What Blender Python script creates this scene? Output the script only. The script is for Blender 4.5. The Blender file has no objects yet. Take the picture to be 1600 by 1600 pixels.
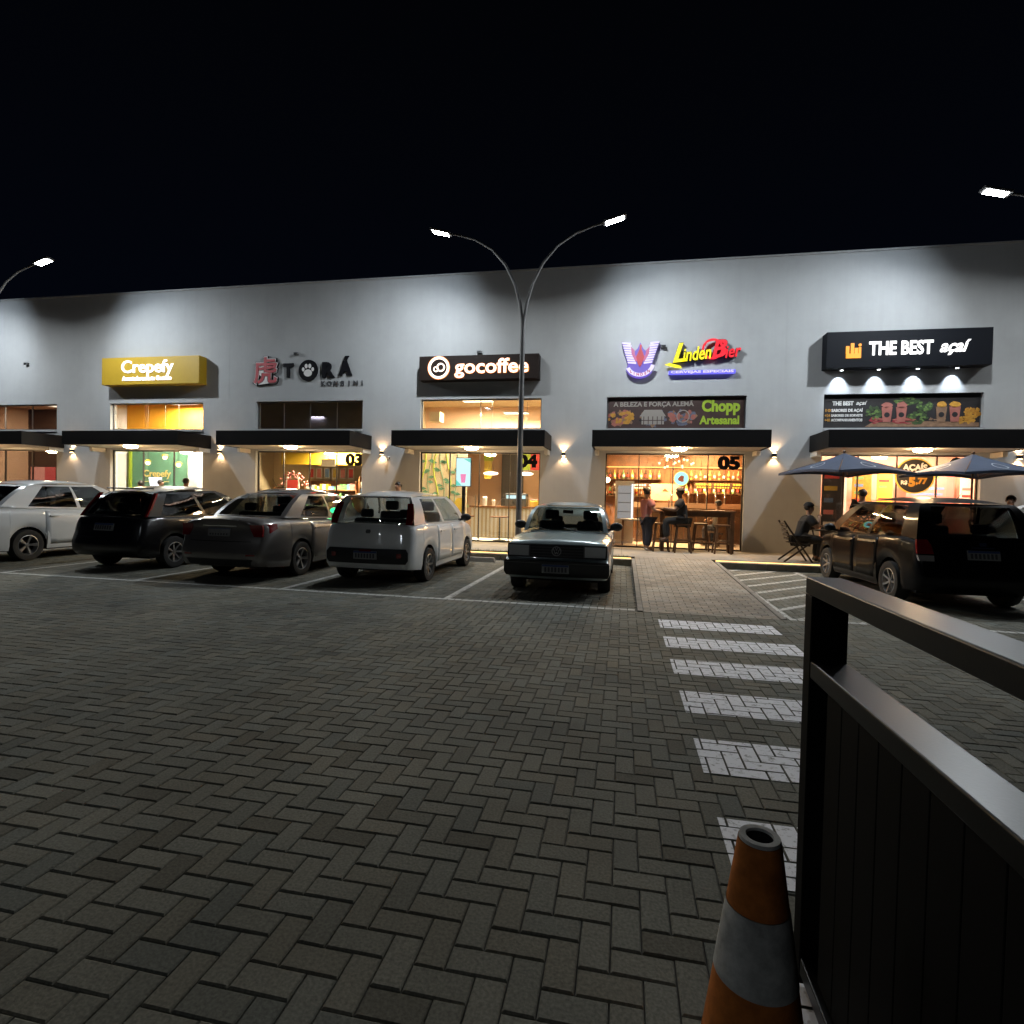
import bpy, bmesh, math, random
import numpy as np
from mathutils import Vector, Matrix

random.seed(7); rng = np.random.default_rng(7)
sc = bpy.context.scene
COL = sc.collection
PI = math.pi

# ------------------------------------------------------------------ camera
cam_d = bpy.data.cameras.new('camera'); cam = bpy.data.objects.new('camera', cam_d); COL.objects.link(cam)
cam_d.sensor_width = 36.0; cam_d.lens = 875 / 1600 * 36; cam_d.clip_start = 0.05; cam_d.clip_end = 2000
R3 = [[0.9807594, -0.02665367, 0.1933923], [0.19392438, 0.01905615, -0.98083138], [0.02245744, 0.99946308, 0.0238583]]
EYE = (0.0, 0.0, 1.45)
cam.matrix_world = Matrix([R3[0] + [EYE[0]], R3[1] + [EYE[1]], R3[2] + [EYE[2]], [0, 0, 0, 1]])
sc.camera = cam

# ------------------------------------------------------------------ night sky (no sun: it is night, the lamps light the place)
wd = bpy.data.worlds.new('World'); sc.world = wd; wd.use_nodes = True
nt = wd.node_tree; bgn = nt.nodes['Background']
tc = nt.nodes.new('ShaderNodeTexCoord'); sp = nt.nodes.new('ShaderNodeSeparateXYZ'); rp = nt.nodes.new('ShaderNodeValToRGB')
nt.links.new(tc.outputs['Generated'], sp.inputs[0]); nt.links.new(sp.outputs['Z'], rp.inputs[0]); nt.links.new(rp.outputs[0], bgn.inputs[0])
rp.color_ramp.elements[0].position = 0.0; rp.color_ramp.elements[0].color = (0.0008, 0.0014, 0.0036, 1)
rp.color_ramp.elements[1].position = 0.75; rp.color_ramp.elements[1].color = (0.0005, 0.0006, 0.0009, 1)
bgn.inputs[1].default_value = 1.0
sc.view_settings.view_transform = 'Standard'; sc.view_settings.look = 'None'
sc.view_settings.exposure = 0.35; sc.view_settings.gamma = 1.0
sc.cycles.max_bounces = 7; sc.cycles.transparent_max_bounces = 16; sc.cycles.sample_clamp_indirect = 3.0
sc.cycles.caustics_reflective = False; sc.cycles.caustics_refractive = False

STREET_W = 135.0      # each LED street lamp head
STREET_BEAM_W = 85.0


# ------------------------------------------------------------------ materials
MATS = {}
def mat(name, col=(.5, .5, .5), rough=.6, metal=0., var=0., vscale=6., bump=0., bscale=40., emit=None, es=0., coat=0., spec=.5):
    if name in MATS: return MATS[name]
    m = bpy.data.materials.new(name); m.use_nodes = True
    t = m.node_tree; b = t.nodes['Principled BSDF']
    b.inputs['Base Color'].default_value = (*col, 1); b.inputs['Roughness'].default_value = rough
    b.inputs['Metallic'].default_value = metal; b.inputs['Coat Weight'].default_value = coat
    b.inputs['Coat Roughness'].default_value = .04; b.inputs['Specular IOR Level'].default_value = spec
    if emit:
        b.inputs['Emission Color'].default_value = (*emit, 1); b.inputs['Emission Strength'].default_value = es
    if var or bump:
        co = t.nodes.new('ShaderNodeTexCoord')
    if var:
        n = t.nodes.new('ShaderNodeTexNoise'); n.inputs['Scale'].default_value = vscale; n.inputs['Detail'].default_value = 6
        n.inputs['Roughness'].default_value = .65
        t.links.new(co.outputs['Object'], n.inputs['Vector'])
        r = t.nodes.new('ShaderNodeValToRGB'); r.color_ramp.elements[0].position = .3; r.color_ramp.elements[1].position = .7
        r.color_ramp.elements[0].color = (*[c * (1 - var) for c in col], 1)
        r.color_ramp.elements[1].color = (*[min(1, c * (1 + var)) for c in col], 1)
        t.links.new(n.outputs['Fac'], r.inputs[0]); t.links.new(r.outputs[0], b.inputs['Base Color'])
        rr = t.nodes.new('ShaderNodeMapRange'); rr.inputs['To Min'].default_value = max(.02, rough * (1 - var * .6)); rr.inputs['To Max'].default_value = min(1, rough * (1 + var * .6))
        t.links.new(n.outputs['Fac'], rr.inputs['Value']); t.links.new(rr.outputs[0], b.inputs['Roughness'])
    if bump:
        n2 = t.nodes.new('ShaderNodeTexNoise'); n2.inputs['Scale'].default_value = bscale; n2.inputs['Detail'].default_value = 4
        t.links.new(co.outputs['Object'], n2.inputs['Vector'])
        bp = t.nodes.new('ShaderNodeBump'); bp.inputs['Strength'].default_value = bump; bp.inputs['Distance'].default_value = .01
        t.links.new(n2.outputs['Fac'], bp.inputs['Height']); t.links.new(bp.outputs[0], b.inputs['Normal'])
    MATS[name] = m; return m

def glass(name, tint=(1, 1, 1), refl=.08, rough=.0):
    if name in MATS: return MATS[name]
    m = bpy.data.materials.new(name); m.use_nodes = True; t = m.node_tree; t.nodes.clear()
    o = t.nodes.new('ShaderNodeOutputMaterial'); mx = t.nodes.new('ShaderNodeMixShader'); tr = t.nodes.new('ShaderNodeBsdfTransparent')
    gl = t.nodes.new('ShaderNodeBsdfGlossy'); fr = t.nodes.new('ShaderNodeLayerWeight'); fr.inputs['Blend'].default_value = .35
    ma = t.nodes.new('ShaderNodeMath'); ma.operation = 'MULTIPLY_ADD'; ma.inputs[1].default_value = .6; ma.inputs[2].default_value = refl; ma.use_clamp = True
    tr.inputs[0].default_value = (*tint, 1); gl.inputs['Roughness'].default_value = rough
    t.links.new(fr.outputs['Fresnel'], ma.inputs[0]); t.links.new(ma.outputs[0], mx.inputs[0])
    t.links.new(tr.outputs[0], mx.inputs[1]); t.links.new(gl.outputs[0], mx.inputs[2]); t.links.new(mx.outputs[0], o.inputs[0])
    MATS[name] = m; return m

def emis(name, col, s): return mat(name, (.02, .02, .02), .5, emit=col, es=s)

# ------------------------------------------------------------------ object helpers
def tag(o, label=None, cat=None, group=None, kind=None):
    if label: o['label'] = label
    if cat: o['category'] = cat
    if group: o['group'] = group
    if kind: o['kind'] = kind
    return o
def thing(name, label, cat, loc=(0, 0, 0), rz=0., group=None, kind=None):
    o = bpy.data.objects.new(name, None); COL.objects.link(o); o.location = loc; o.rotation_euler = (0, 0, rz); o.empty_display_size = .2
    return tag(o, label, cat, group, kind)
def link(name, me, parent=None, world=False):
    o = bpy.data.objects.new(name, me); COL.objects.link(o)
    if parent is not None:
        o.parent = parent
        if world and parent.type == 'EMPTY': o.location = -Vector(parent.location)
    return o
def copy_tree(o, parent=None):
    c = o.copy(); COL.objects.link(c)
    if parent is not None: c.parent = parent
    for ch in list(o.children): copy_tree(ch, c)
    return c

class MB:
    def __init__(s): s.v = []; s.f = []
    def add(s, vs, fs):
        b = len(s.v); s.v += [tuple(p) for p in vs]; s.f += [tuple(b + i for i in f) for f in fs]; return s
    def box(s, x0, x1, y0, y1, z0, z1):
        return s.add([(x0, y0, z0), (x1, y0, z0), (x1, y1, z0), (x0, y1, z0), (x0, y0, z1), (x1, y0, z1), (x1, y1, z1), (x0, y1, z1)],
                     [(0, 3, 2, 1), (4, 5, 6, 7), (0, 1, 5, 4), (1, 2, 6, 5), (2, 3, 7, 6), (3, 0, 4, 7)])
    def obox(s, p0, p1, w, h):          # bar from p0 to p1 with a rectangular section
        p0 = Vector(p0); p1 = Vector(p1); d = (p1 - p0).normalized()
        up = Vector((0, 0, 1)) if abs(d.z) < .9 else Vector((0, 1, 0))
        a = d.cross(up).normalized() * (w / 2); b = a.cross(d).normalized() * (h / 2)
        vs = [p + sa * a + sb * b for p in (p0, p1) for sa, sb in ((-1, -1), (1, -1), (1, 1), (-1, 1))]
        return s.add(vs, [(0, 1, 2, 3), (7, 6, 5, 4), (0, 4, 5, 1), (1, 5, 6, 2), (2, 6, 7, 3), (3, 7, 4, 0)])
    def tube(s, pts, rad, n=8, caps=True):
        pts = [Vector(p) for p in pts]; m = len(pts)
        rad = [rad] * m if not hasattr(rad, '__len__') else rad
        vs = []; fs = []; prev = None
        for i, p in enumerate(pts):
            d = (pts[min(i + 1, m - 1)] - pts[max(i - 1, 0)]).normalized()
            if prev is None:
                a = d.cross(Vector((0, 0, 1)) if abs(d.z) < .9 else Vector((0, 1, 0))).normalized()
            else:
                a = (prev - d * prev.dot(d)).normalized()
            prev = a; b = d.cross(a)
            vs += [p + rad[i] * (math.cos(2 * PI * k / n) * a + math.sin(2 * PI * k / n) * b) for k in range(n)]
        for i in range(m - 1):
            for k in range(n):
                fs.append((i * n + k, i * n + (k + 1) % n, (i + 1) * n + (k + 1) % n, (i + 1) * n + k))
        if caps: fs += [tuple(range(n - 1, -1, -1)), tuple((m - 1) * n + k for k in range(n))]
        return s.add(vs, fs)
    def lathe(s, prof, c=(0, 0, 0), n=16, axis='z'):      # prof = [(r, h)]
        vs = []; fs = []
        for r, h in prof:
            for k in range(n):
                a = 2 * PI * k / n; u, w = r * math.cos(a), r * math.sin(a)
                p = (u, w, h) if axis == 'z' else ((h, u, w) if axis == 'x' else (w, h, u))
                vs.append((p[0] + c[0], p[1] + c[1], p[2] + c[2]))
        for i in range(len(prof) - 1):
            for k in range(n):
                fs.append((i * n + k, i * n + (k + 1) % n, (i + 1) * n + (k + 1) % n, (i + 1) * n + k))
        return s.add(vs, fs)
    def ball(s, c, r, n=12, m=8):
        rx, ry, rz = r if hasattr(r, '__len__') else (r, r, r)
        vs = []; fs = []
        for i in range(m + 1):
            t = PI * i / m
            for k in range(n):
                a = 2 * PI * k / n; vs.append((c[0] + rx * math.sin(t) * math.cos(a), c[1] + ry * math.sin(t) * math.sin(a), c[2] - rz * math.cos(t)))
        for i in range(m):
            for k in range(n): fs.append((i * n + k, i * n + (k + 1) % n, (i + 1) * n + (k + 1) % n, (i + 1) * n + k))
        return s.add(vs, fs)
    def prism_xz(s, pts, y0, y1):       # outline in the facade plane, y0 nearer the camera
        n = len(pts); vs = [(x, y0, z) for x, z in pts] + [(x, y1, z) for x, z in pts]
        fs = [tuple(range(n)), tuple(range(2 * n - 1, n - 1, -1))] + [(i, n + i, n + (i + 1) % n, (i + 1) % n) for i in range(n)]
        return s.add(vs, fs)
    def disc_xz(s, cx, cz, r, y0, y1, n=24, rz=None):
        return s.prism_xz([(cx + r * math.cos(2 * PI * k / n), cz + (rz or r) * math.sin(2 * PI * k / n)) for k in range(n)], y0, y1)
    def ring_xz(s, cx, cz, r0, r1, y0, y1, n=32):
        vs = []; fs = []
        for k in range(n):
            a = 2 * PI * k / n; c, d = math.cos(a), math.sin(a)
            vs += [(cx + r0 * c, y0, cz + r0 * d), (cx + r1 * c, y0, cz + r1 * d), (cx + r0 * c, y1, cz + r0 * d), (cx + r1 * c, y1, cz + r1 * d)]
        for k in range(n):
            a, b = 4 * k, 4 * ((k + 1) % n); fs += [(a, a + 1, b + 1, b), (a + 1, a + 3, b + 3, b + 1), (a + 2, b + 2, b + 3, a + 3), (a, b, b + 2, a + 2)]
        return s.add(vs, fs)
    def build(s, name, m, parent=None, world=False, bevel=0., seg=2, smooth=None, fix=True, kind=None):
        me = bpy.data.meshes.new(name); me.from_pydata(s.v, [], s.f); me.update()
        if fix:
            bm = bmesh.new(); bm.from_mesh(me); bmesh.ops.remove_doubles(bm, verts=bm.verts, dist=1e-5)
            bmesh.ops.recalc_face_normals(bm, faces=bm.faces); bm.to_mesh(me); bm.free()
        if m: me.materials.append(MATS[m] if isinstance(m, str) else m)
        if smooth:
            me.polygons.foreach_set('use_smooth', [True] * len(me.polygons)); me.set_sharp_from_angle(angle=math.radians(smooth))
        o = link(name, me, parent, world)
        if bevel:
            md = o.modifiers.new('bevel', 'BEVEL'); md.width = bevel; md.segments = seg; md.limit_method = 'ANGLE'; md.angle_limit = math.radians(40)
        if kind: o['kind'] = kind
        return o
def box(name, m, x0, x1, y0, y1, z0, z1, parent=None, world=True, bevel=0., **k):
    return MB().box(x0, x1, y0, y1, z0, z1).build(name, m, parent, world, bevel, fix=False, **k)

def text(name, s, m, size, loc, parent=None, world=True, extrude=.01, bold=0., shear=0., align='CENTER', sx=1., space=1., width=None, rot=(PI / 2, 0, 0)):
    cu = bpy.data.curves.new(name, 'FONT'); cu.body = s; cu.size = size; cu.extrude = extrude; cu.offset = bold; cu.shear = shear
    cu.align_x = align; cu.align_y = 'CENTER'; cu.resolution_u = 3; cu.space_character = space
    t = bpy.data.objects.new(name, cu); COL.objects.link(t)
    dg = bpy.context.evaluated_depsgraph_get(); me = bpy.data.meshes.new_from_object(t.evaluated_get(dg))
    bpy.data.objects.remove(t)
    me.materials.clear(); me.materials.append(MATS[m])
    if width:
        xs = [v.co.x for v in me.vertices]; w0 = max(xs) - min(xs); sx = width / max(w0, 1e-4)
    me.transform(Matrix.Translation(Vector(loc)) @ Matrix.Rotation(rot[2], 4, 'Z') @ Matrix.Rotation(rot[0], 4, 'X') @ Matrix.Diagonal((sx, 1, 1, 1)))
    return link(name, me, parent, world)

def area_light(name, loc, energy, size, col, direction=(0, 0, -1), size_y=None, parent=None, spread=PI, shape='RECTANGLE'):
    d = bpy.data.lights.new(name, 'AREA'); d.energy = energy; d.size = size; d.color = col; d.spread = spread
    if size_y: d.shape = shape; d.size_y = size_y
    o = bpy.data.objects.new(name, d); COL.objects.link(o); o.location = loc
    o.rotation_euler = Vector(direction).to_track_quat('-Z', 'Y').to_euler()
    if parent is not None:
        o.parent = parent
    return o
def point_light(name, loc, energy, col, r=.1, parent=None):
    d = bpy.data.lights.new(name, 'POINT'); d.energy = energy; d.color = col; d.shadow_soft_size = r
    o = bpy.data.objects.new(name, d); COL.objects.link(o); o.location = loc
    if parent is not None: o.parent = parent
    return o
def spot_light(name, loc, energy, col, direction, angle, blend=.6, r=.02, parent=None):
    d = bpy.data.lights.new(name, 'SPOT'); d.energy = energy; d.color = col; d.spot_size = math.radians(angle); d.spot_blend = blend; d.shadow_soft_size = r
    o = bpy.data.objects.new(name, d); COL.objects.link(o); o.location = loc
    o.rotation_euler = Vector(direction).to_track_quat('-Z', 'Y').to_euler()
    if parent is not None: o.parent = parent
    return o

# ------------------------------------------------------------------ palette
mat('wall_paint', (.37, .375, .375), .85, var=.06, vscale=1.2, bump=.12, bscale=55)
mat('coping', (.35, .35, .35), .5, var=.1)
mat('awning_black', (.004, .0035, .0035), .6, var=.2, vscale=3, spec=.15)
mat('soffit', (.62, .58, .50), .8, var=.05)
mat('frame_black', (.015, .015, .016), .4)
mat('frame_grey', (.12, .12, .12), .45, metal=.6)
mat('joint_dirt', (.075, .071, .06), .95, var=.3, vscale=20)
mat('ground_far', (.06, .06, .055), .95, var=.3, vscale=2)
mat('concrete', (.27, .25, .215), .85, var=.15, vscale=5, bump=.2, bscale=80)
mat('kerb', (.24, .22, .19), .9, var=.25, vscale=6, bump=.3, bscale=60)
mat('grass', (.07, .11, .025), .8, var=.5, vscale=30)
mat('soil', (.05, .04, .02), .95, var=.4, vscale=12)
mat('tyre', (.012, .012, .012), .8)
mat('alloy', (.42, .42, .43), .3, metal=.85)
mat('black_plastic', (.012, .012, .013), .5)
mat('seat_cloth', (.02, .02, .022), .9)
mat('under', (.006, .006, .006), .95)
mat('chrome', (.7, .7, .7), .12, metal=1)
mat('plate', (.26, .26, .26), .5, var=.1, vscale=20)
mat('plate_ink', (.06, .06, .07), .6)
mat('plate_blue', (.03, .06, .2), .5)
mat('tail_red', (.20, .006, .008), .15, coat=.6)
mat('tail_clear', (.3, .28, .28), .15, coat=.6)
mat('head_glass', (.55, .56, .56), .12, coat=.8)
mat('signal_orange', (.4, .14, .02), .2, coat=.5)
glass('car_glass', (.62, .66, .64), .07); glass('car_glass_mid', (.30, .32, .31), .06); glass('car_glass_dark', (.10, .11, .11), .07)
glass('shop_glass', (.94, .96, .95), .05)
mat('pole_paint', (.16, .16, .16), .45, metal=.4, var=.15, vscale=3)
mat('lamp_body', (.25, .25, .25), .5, metal=.5)
emis('led_white', (.93, .97, 1.), 60.)
emis('led_strip', (1., .56, .18), 3.2)
emis('warm_disc', (1., .66, .34), 14.); emis('soffit_disc', (1., .64, .32), 170.)
mat('skin', (.30, .17, .11), .55, var=.08); mat('skin_dark', (.14, .08, .05), .55, var=.08)
mat('hair', (.015, .011, .009), .6, var=.3, vscale=40)
mat('wood', (.20, .085, .03), .5, var=.35, vscale=4, bump=.1)
mat('wood_dark', (.09, .045, .02), .45, var=.3, vscale=5, bump=.1)
mat('white_paint_shop', (.75, .73, .69), .7, var=.03)
mat('cream_paint', (.66, .52, .33), .75, var=.05)

# facade paint: faint rain streaks and patches
_m = MATS['wall_paint']; t = _m.node_tree; b = t.nodes['Principled BSDF']
old = b.inputs['Base Color'].links[0].from_socket
ge = t.nodes.new('ShaderNodeNewGeometry'); mp_ = t.nodes.new('ShaderNodeMapping'); mp_.inputs['Scale'].default_value = (5., 5., .22)
n_ = t.nodes.new('ShaderNodeTexNoise'); n_.inputs['Scale'].default_value = 1.; n_.inputs['Detail'].default_value = 7; n_.inputs['Roughness'].default_value = .7
t.links.new(ge.outputs['Position'], mp_.inputs[0]); t.links.new(mp_.outputs[0], n_.inputs['Vector'])
r_ = t.nodes.new('ShaderNodeMapRange'); r_.inputs[1].default_value = .3; r_.inputs[2].default_value = .62; r_.inputs['To Min'].default_value = .955; r_.inputs['To Max'].default_value = 1.
t.links.new(n_.outputs['Fac'], r_.inputs['Value']); v_ = t.nodes.new('ShaderNodeVectorMath'); v_.operation = 'SCALE'
t.links.new(old, v_.inputs[0]); t.links.new(r_.outputs[0], v_.inputs['Scale']); t.links.new(v_.outputs[0], b.inputs['Base Color'])

# ------------------------------------------------------------------ ground, pavers, markings
def attr_mat(name, col, rough, stain=.25, paint=False):
    m = mat(name, col, rough, spec=.2); t = m.node_tree; b = t.nodes['Principled BSDF']
    at = t.nodes.new('ShaderNodeAttribute'); at.attribute_name = 'tint'
    ge = t.nodes.new('ShaderNodeNewGeometry')
    n = t.nodes.new('ShaderNodeTexNoise'); n.inputs['Scale'].default_value = .9; n.inputs['Detail'].default_value = 5
    n3 = t.nodes.new('ShaderNodeTexNoise'); n3.inputs['Scale'].default_value = 90; n3.inputs['Detail'].default_value = 3
    for q in (n, n3): t.links.new(ge.outputs['Position'], q.inputs['Vector'])
    mr = t.nodes.new('ShaderNodeMapRange'); mr.inputs[1].default_value = .3; mr.inputs[2].default_value = .7; mr.inputs['To Min'].default_value = 1 - stain; mr.inputs['To Max'].default_value = 1 + stain
    t.links.new(n.outputs['Fac'], mr.inputs['Value'])
    mr3 = t.nodes.new('ShaderNodeMapRange'); mr3.inputs[1].default_value = .3; mr3.inputs[2].default_value = .7; mr3.inputs['To Min'].default_value = .72; mr3.inputs['To Max'].default_value = 1.25
    t.links.new(n3.outputs['Fac'], mr3.inputs['Value'])
    mu = t.nodes.new('ShaderNodeMath'); mu.operation = 'MULTIPLY'; t.links.new(mr.outputs[0], mu.inputs[0]); t.links.new(mr3.outputs[0], mu.inputs[1])
    vm = t.nodes.new('ShaderNodeVectorMath'); vm.operation = 'SCALE'; t.links.new(at.outputs['Color'], vm.inputs[0]); t.links.new(mu.outputs[0], vm.inputs['Scale'])
    vm2 = t.nodes.new('ShaderNodeVectorMath'); vm2.operation = 'MULTIPLY'; vm2.inputs[1].default_value = col; t.links.new(vm.outputs[0], vm2.inputs[0])
    t.links.new(vm2.outputs[0], b.inputs['Base Color'])
    # oil drips and dark worn patches
    no = t.nodes.new('ShaderNodeTexNoise'); no.inputs['Scale'].default_value = 2.6; no.inputs['Detail'].default_value = 8; no.inputs['Roughness'].default_value = .7
    t.links.new(ge.outputs['Position'], no.inputs['Vector'])
    mo = t.nodes.new('ShaderNodeMapRange'); mo.inputs[1].default_value = .60; mo.inputs[2].default_value = .72; mo.inputs['To Min'].default_value = 1.; mo.inputs['To Max'].default_value = .62
    t.links.new(no.outputs['Fac'], mo.inputs['Value']); v3 = t.nodes.new('ShaderNodeVectorMath'); v3.operation = 'SCALE'
    t.links.new(vm2.outputs[0], v3.inputs[0]); t.links.new(mo.outputs[0], v3.inputs['Scale']); t.links.new(v3.outputs[0], b.inputs['Base Color'])
    bp = t.nodes.new('ShaderNodeBump'); bp.inputs['Strength'].default_value = .35; bp.inputs['Distance'].default_value = .004
    t.links.new(n3.outputs['Fac'], bp.inputs['Height']); t.links.new(bp.outputs[0], b.inputs['Normal'])
    return m
attr_mat('paver', (.152, .150, .124), .85)
attr_mat('path_paver', (.29, .26, .22), .75)
mp = mat('road_paint', (.62, .62, .62), .8, spec=.2)
t = mp.node_tree; ge = t.nodes.new('ShaderNodeNewGeometry'); n = t.nodes.new('ShaderNodeTexNoise'); n.inputs['Scale'].default_value = 25; n.inputs['Detail'].default_value = 8; n.inputs['Roughness'].default_value = .75
r = t.nodes.new('ShaderNodeValToRGB'); r.color_ramp.elements[0].position = .34; r.color_ramp.elements[0].color = (.30, .29, .27, 1); r.color_ramp.elements[1].position = .47; r.color_ramp.elements[1].color = (.86, .86, .89, 1)
t.links.new(ge.outputs['Position'], n.inputs['Vector']); t.links.new(n.outputs['Fac'], r.inputs[0]); t.links.new(r.outputs[0], t.nodes['Principled BSDF'].inputs['Base Color'])
mp2 = mat('line_paint', (.50, .50, .47), .75, var=.3, vscale=18)

def px(p):
    d = Vector(p) - Vector(EYE); R = Matrix(R3).transposed(); c = R @ d
    if c.z > -.05: return None
    return 800 + 875 * c.x / -c.z, 800 - 875 * c.y / -c.z

gm = MB().add([(-400, -300, -.016), (400, -300, -.016), (400, 500, -.016), (-400, 500, -.016)], [(0, 1, 2, 3)])
tag(gm.build('ground', 'ground_far', fix=False), 'dark ground reaching out beyond the parking lot', 'ground', kind='structure')
lot = MB().add([(-24, -3, -.0095), (18, -3, -.0095), (18, 13.2, -.0095), (-24, 13.2, -.0095)], [(0, 1, 2, 3)]).build('parking_lot', 'joint_dirt', fix=False)
tag(lot, 'parking lot paved with grey herringbone concrete bricks', 'parking lot', kind='structure')

U = .1; OX, OY = 0., .119
GAP = .0026
bricks = []     # (x0, x1, y0, y1)
PATHX0, PATHX1, PATHY0 = .30, 2.0, 7.55
def wanted(x, y):
    if y > 12.78 and x < .3: return False
    if y > 13.02: return False
    if x > PATHX0 - .08 and x < PATHX1 + .02 and y > PATHY0 - .03: return False
    return -1.35 * y - 1.2 < x < .98 * y + 1.4 and -22 < x < 13
for j in range(-2, 131):
    y = OY + j * U
    if y < .75: continue
    for i in range(-220, 132):
        k = (i - j) % 4; x = OX + i * U
        if k == 0:
            if wanted(x + U, y + U / 2): bricks.append((x, x + 2 * U, y, y + U, 0))
        elif k == 3:
            if wanted(x + U / 2, y + U): bricks.append((x, x + U, y, y + 2 * U, 1))
BT = lambda hx, hy: [(-hx, -hy, -.013), (hx, -hy, -.013), (hx, hy, -.013), (-hx, hy, -.013), (-hx, -hy, -.004), (hx, -hy, -.004), (hx, hy, -.004), (-hx, hy, -.004),
                     (-hx + .005, -hy + .005, 0), (hx - .005, -hy + .005, 0), (hx - .005, hy - .005, 0), (-hx + .005, hy - .005, 0)]
BF = [(0, 1, 5, 4), (1, 2, 6, 5), (2, 3, 7, 6), (3, 0, 4, 7), (4, 5, 9, 8), (5, 6, 10, 9), (6, 7, 11, 10), (7, 4, 8, 11), (8, 9, 10, 11)]
def brick_tint():
    g = (1 + random.gauss(0, .085)) * (random.uniform(.7, .85) if random.random() < .05 else 1); w = random.gauss(0, .025)
    return (g * (1 + w), g, g * (1 - w), 1)
def set_tint(me, cols):
    a = me.color_attributes.new('tint', 'FLOAT_COLOR', 'POINT'); a.data.foreach_set('color', np.asarray(cols, np.float32).ravel())
ranked = []
for b in bricks:
    c = ((b[0] + b[1]) / 2, (b[2] + b[3]) / 2)
    q = px((c[0], c[1], 0))
    vis = q is not None and -20 < q[0] < 1620 and q[1] < 1615 and not (q[0] > 1250)
    ranked.append((0 if vis else 1, c[0] ** 2 + c[1] ** 2, b))
ranked.sort(key=lambda a: a[:2])
near = [a[2] for a in ranked[:300]]; rest = [a[2] for a in ranked[300:]]
variants = []
for k in range(12):
    me = bpy.data.meshes.new('brick'); me.from_pydata(BT(U - GAP, U / 2 - GAP), [], BF); me.materials.append(MATS['paver']); set_tint(me, [brick_tint()] * 12); variants.append(me)
HZ = {}
for b in near:
    o = link('brick', random.choice(variants), lot)
    dz = random.uniform(-.0015, .0015)
    o.location = ((b[0] + b[1]) / 2, (b[2] + b[3]) / 2, dz); HZ[b] = dz
    o.rotation_euler = (random.gauss(0, .006), random.gauss(0, .004), (PI / 2 if b[4] else 0) + random.gauss(0, .006) + (PI if random.random() < .5 else 0))
V = []; F = []; T = []
for b in rest:
    hx, hy = (b[1] - b[0]) / 2 - GAP, (b[3] - b[2]) / 2 - GAP; cx, cy = (b[0] + b[1]) / 2, (b[2] + b[3]) / 2
    dz = random.uniform(-.0015, .0015); tx, ty = random.gauss(0, .006), random.gauss(0, .006); HZ[b] = dz; o = len(V)
    V += [(cx + p[0], cy + p[1], p[2] + dz + p[0] * ty + p[1] * tx) for p in BT(hx, hy)]; F += [tuple(o + q for q in f) for f in BF]; T += [brick_tint()] * 12
me = bpy.data.meshes.new('bricks'); me.from_pydata(V, [], F); me.materials.append(MATS['paver']); set_tint(me, T)
o = link('bricks', me, lot); o['kind'] = 'stuff'

def clip(poly, cl):
    n = len(cl)
    for i in range(n):
        a, b = cl[i], cl[(i + 1) % n]; out = []
        side = lambda p: (b[0] - a[0]) * (p[1] - a[1]) - (b[1] - a[1]) * (p[0] - a[0])
        for k in range(len(poly)):
            p, q = poly[k], poly[(k + 1) % len(poly)]; sp_, sq = side(p), side(q)
            if sp_ >= 0: out.append(p)
            if sp_ * sq < 0:
                u = sp_ / (sp_ - sq); out.append((p[0] + u * (q[0] - p[0]), p[1] + u * (q[1] - p[1])))
        poly = out
        if len(poly) < 3: return []
    return poly
def marking(name, cl, m, lift=.0035):
    xs = [p[0] for p in cl]; ys = [p[1] for p in cl]; mb = MB()
    for b in bricks:
        if b[1] < min(xs) or b[0] > max(xs) or b[3] < min(ys) or b[2] > max(ys): continue
        g = GAP + .003
        pl = clip([(b[0] + g, b[2] + g), (b[1] - g, b[2] + g), (b[1] - g, b[3] - g), (b[0] + g, b[3] - g)], cl)
        if pl: mb.add([(p[0], p[1], HZ[b] + lift) for p in pl], [tuple(range(len(pl)))])
    if mb.f:
        return mb.build(name, m, lot, fix=False)
rect = lambda x0, x1, y0, y1: [(x0, y0), (x1, y0), (x1, y1), (x0, y1)]
for k in range(7):
    y1 = 7.10 - .8825 * k; marking('crosswalk_bar', rect(.465, 1.78, y1 - .45, y1), 'road_paint')
marking('stall_line', rect(-20, .25, 7.565, 7.655), 'line_paint')
marking('stall_line', rect(2.1, 12, 7.565, 7.655), 'line_paint')
for x in (-2.43, -5.03, -7.67, -10.3, -12.95, -15.6, -18.2, 6.42, 9.05):
    marking('stall_line', rect(x - .05, x + .05, 7.66, 12.3), 'line_paint')
marking('hatch_border', rect(2.06, 2.16, 7.66, 12.95), 'line_paint'); marking('hatch_border', rect(3.62, 3.72, 7.66, 12.95), 'line_paint')
for k in range(9):
    y = 6.75 + .72 * k
    pl = clip([(2.17, y), (3.61, y + 1.44), (3.61, y + 1.58), (2.17, y + .14)], rect(2.17, 3.61, 7.66, 12.95))
    if pl: marking('hatch_stripe', pl, 'line_paint')

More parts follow.
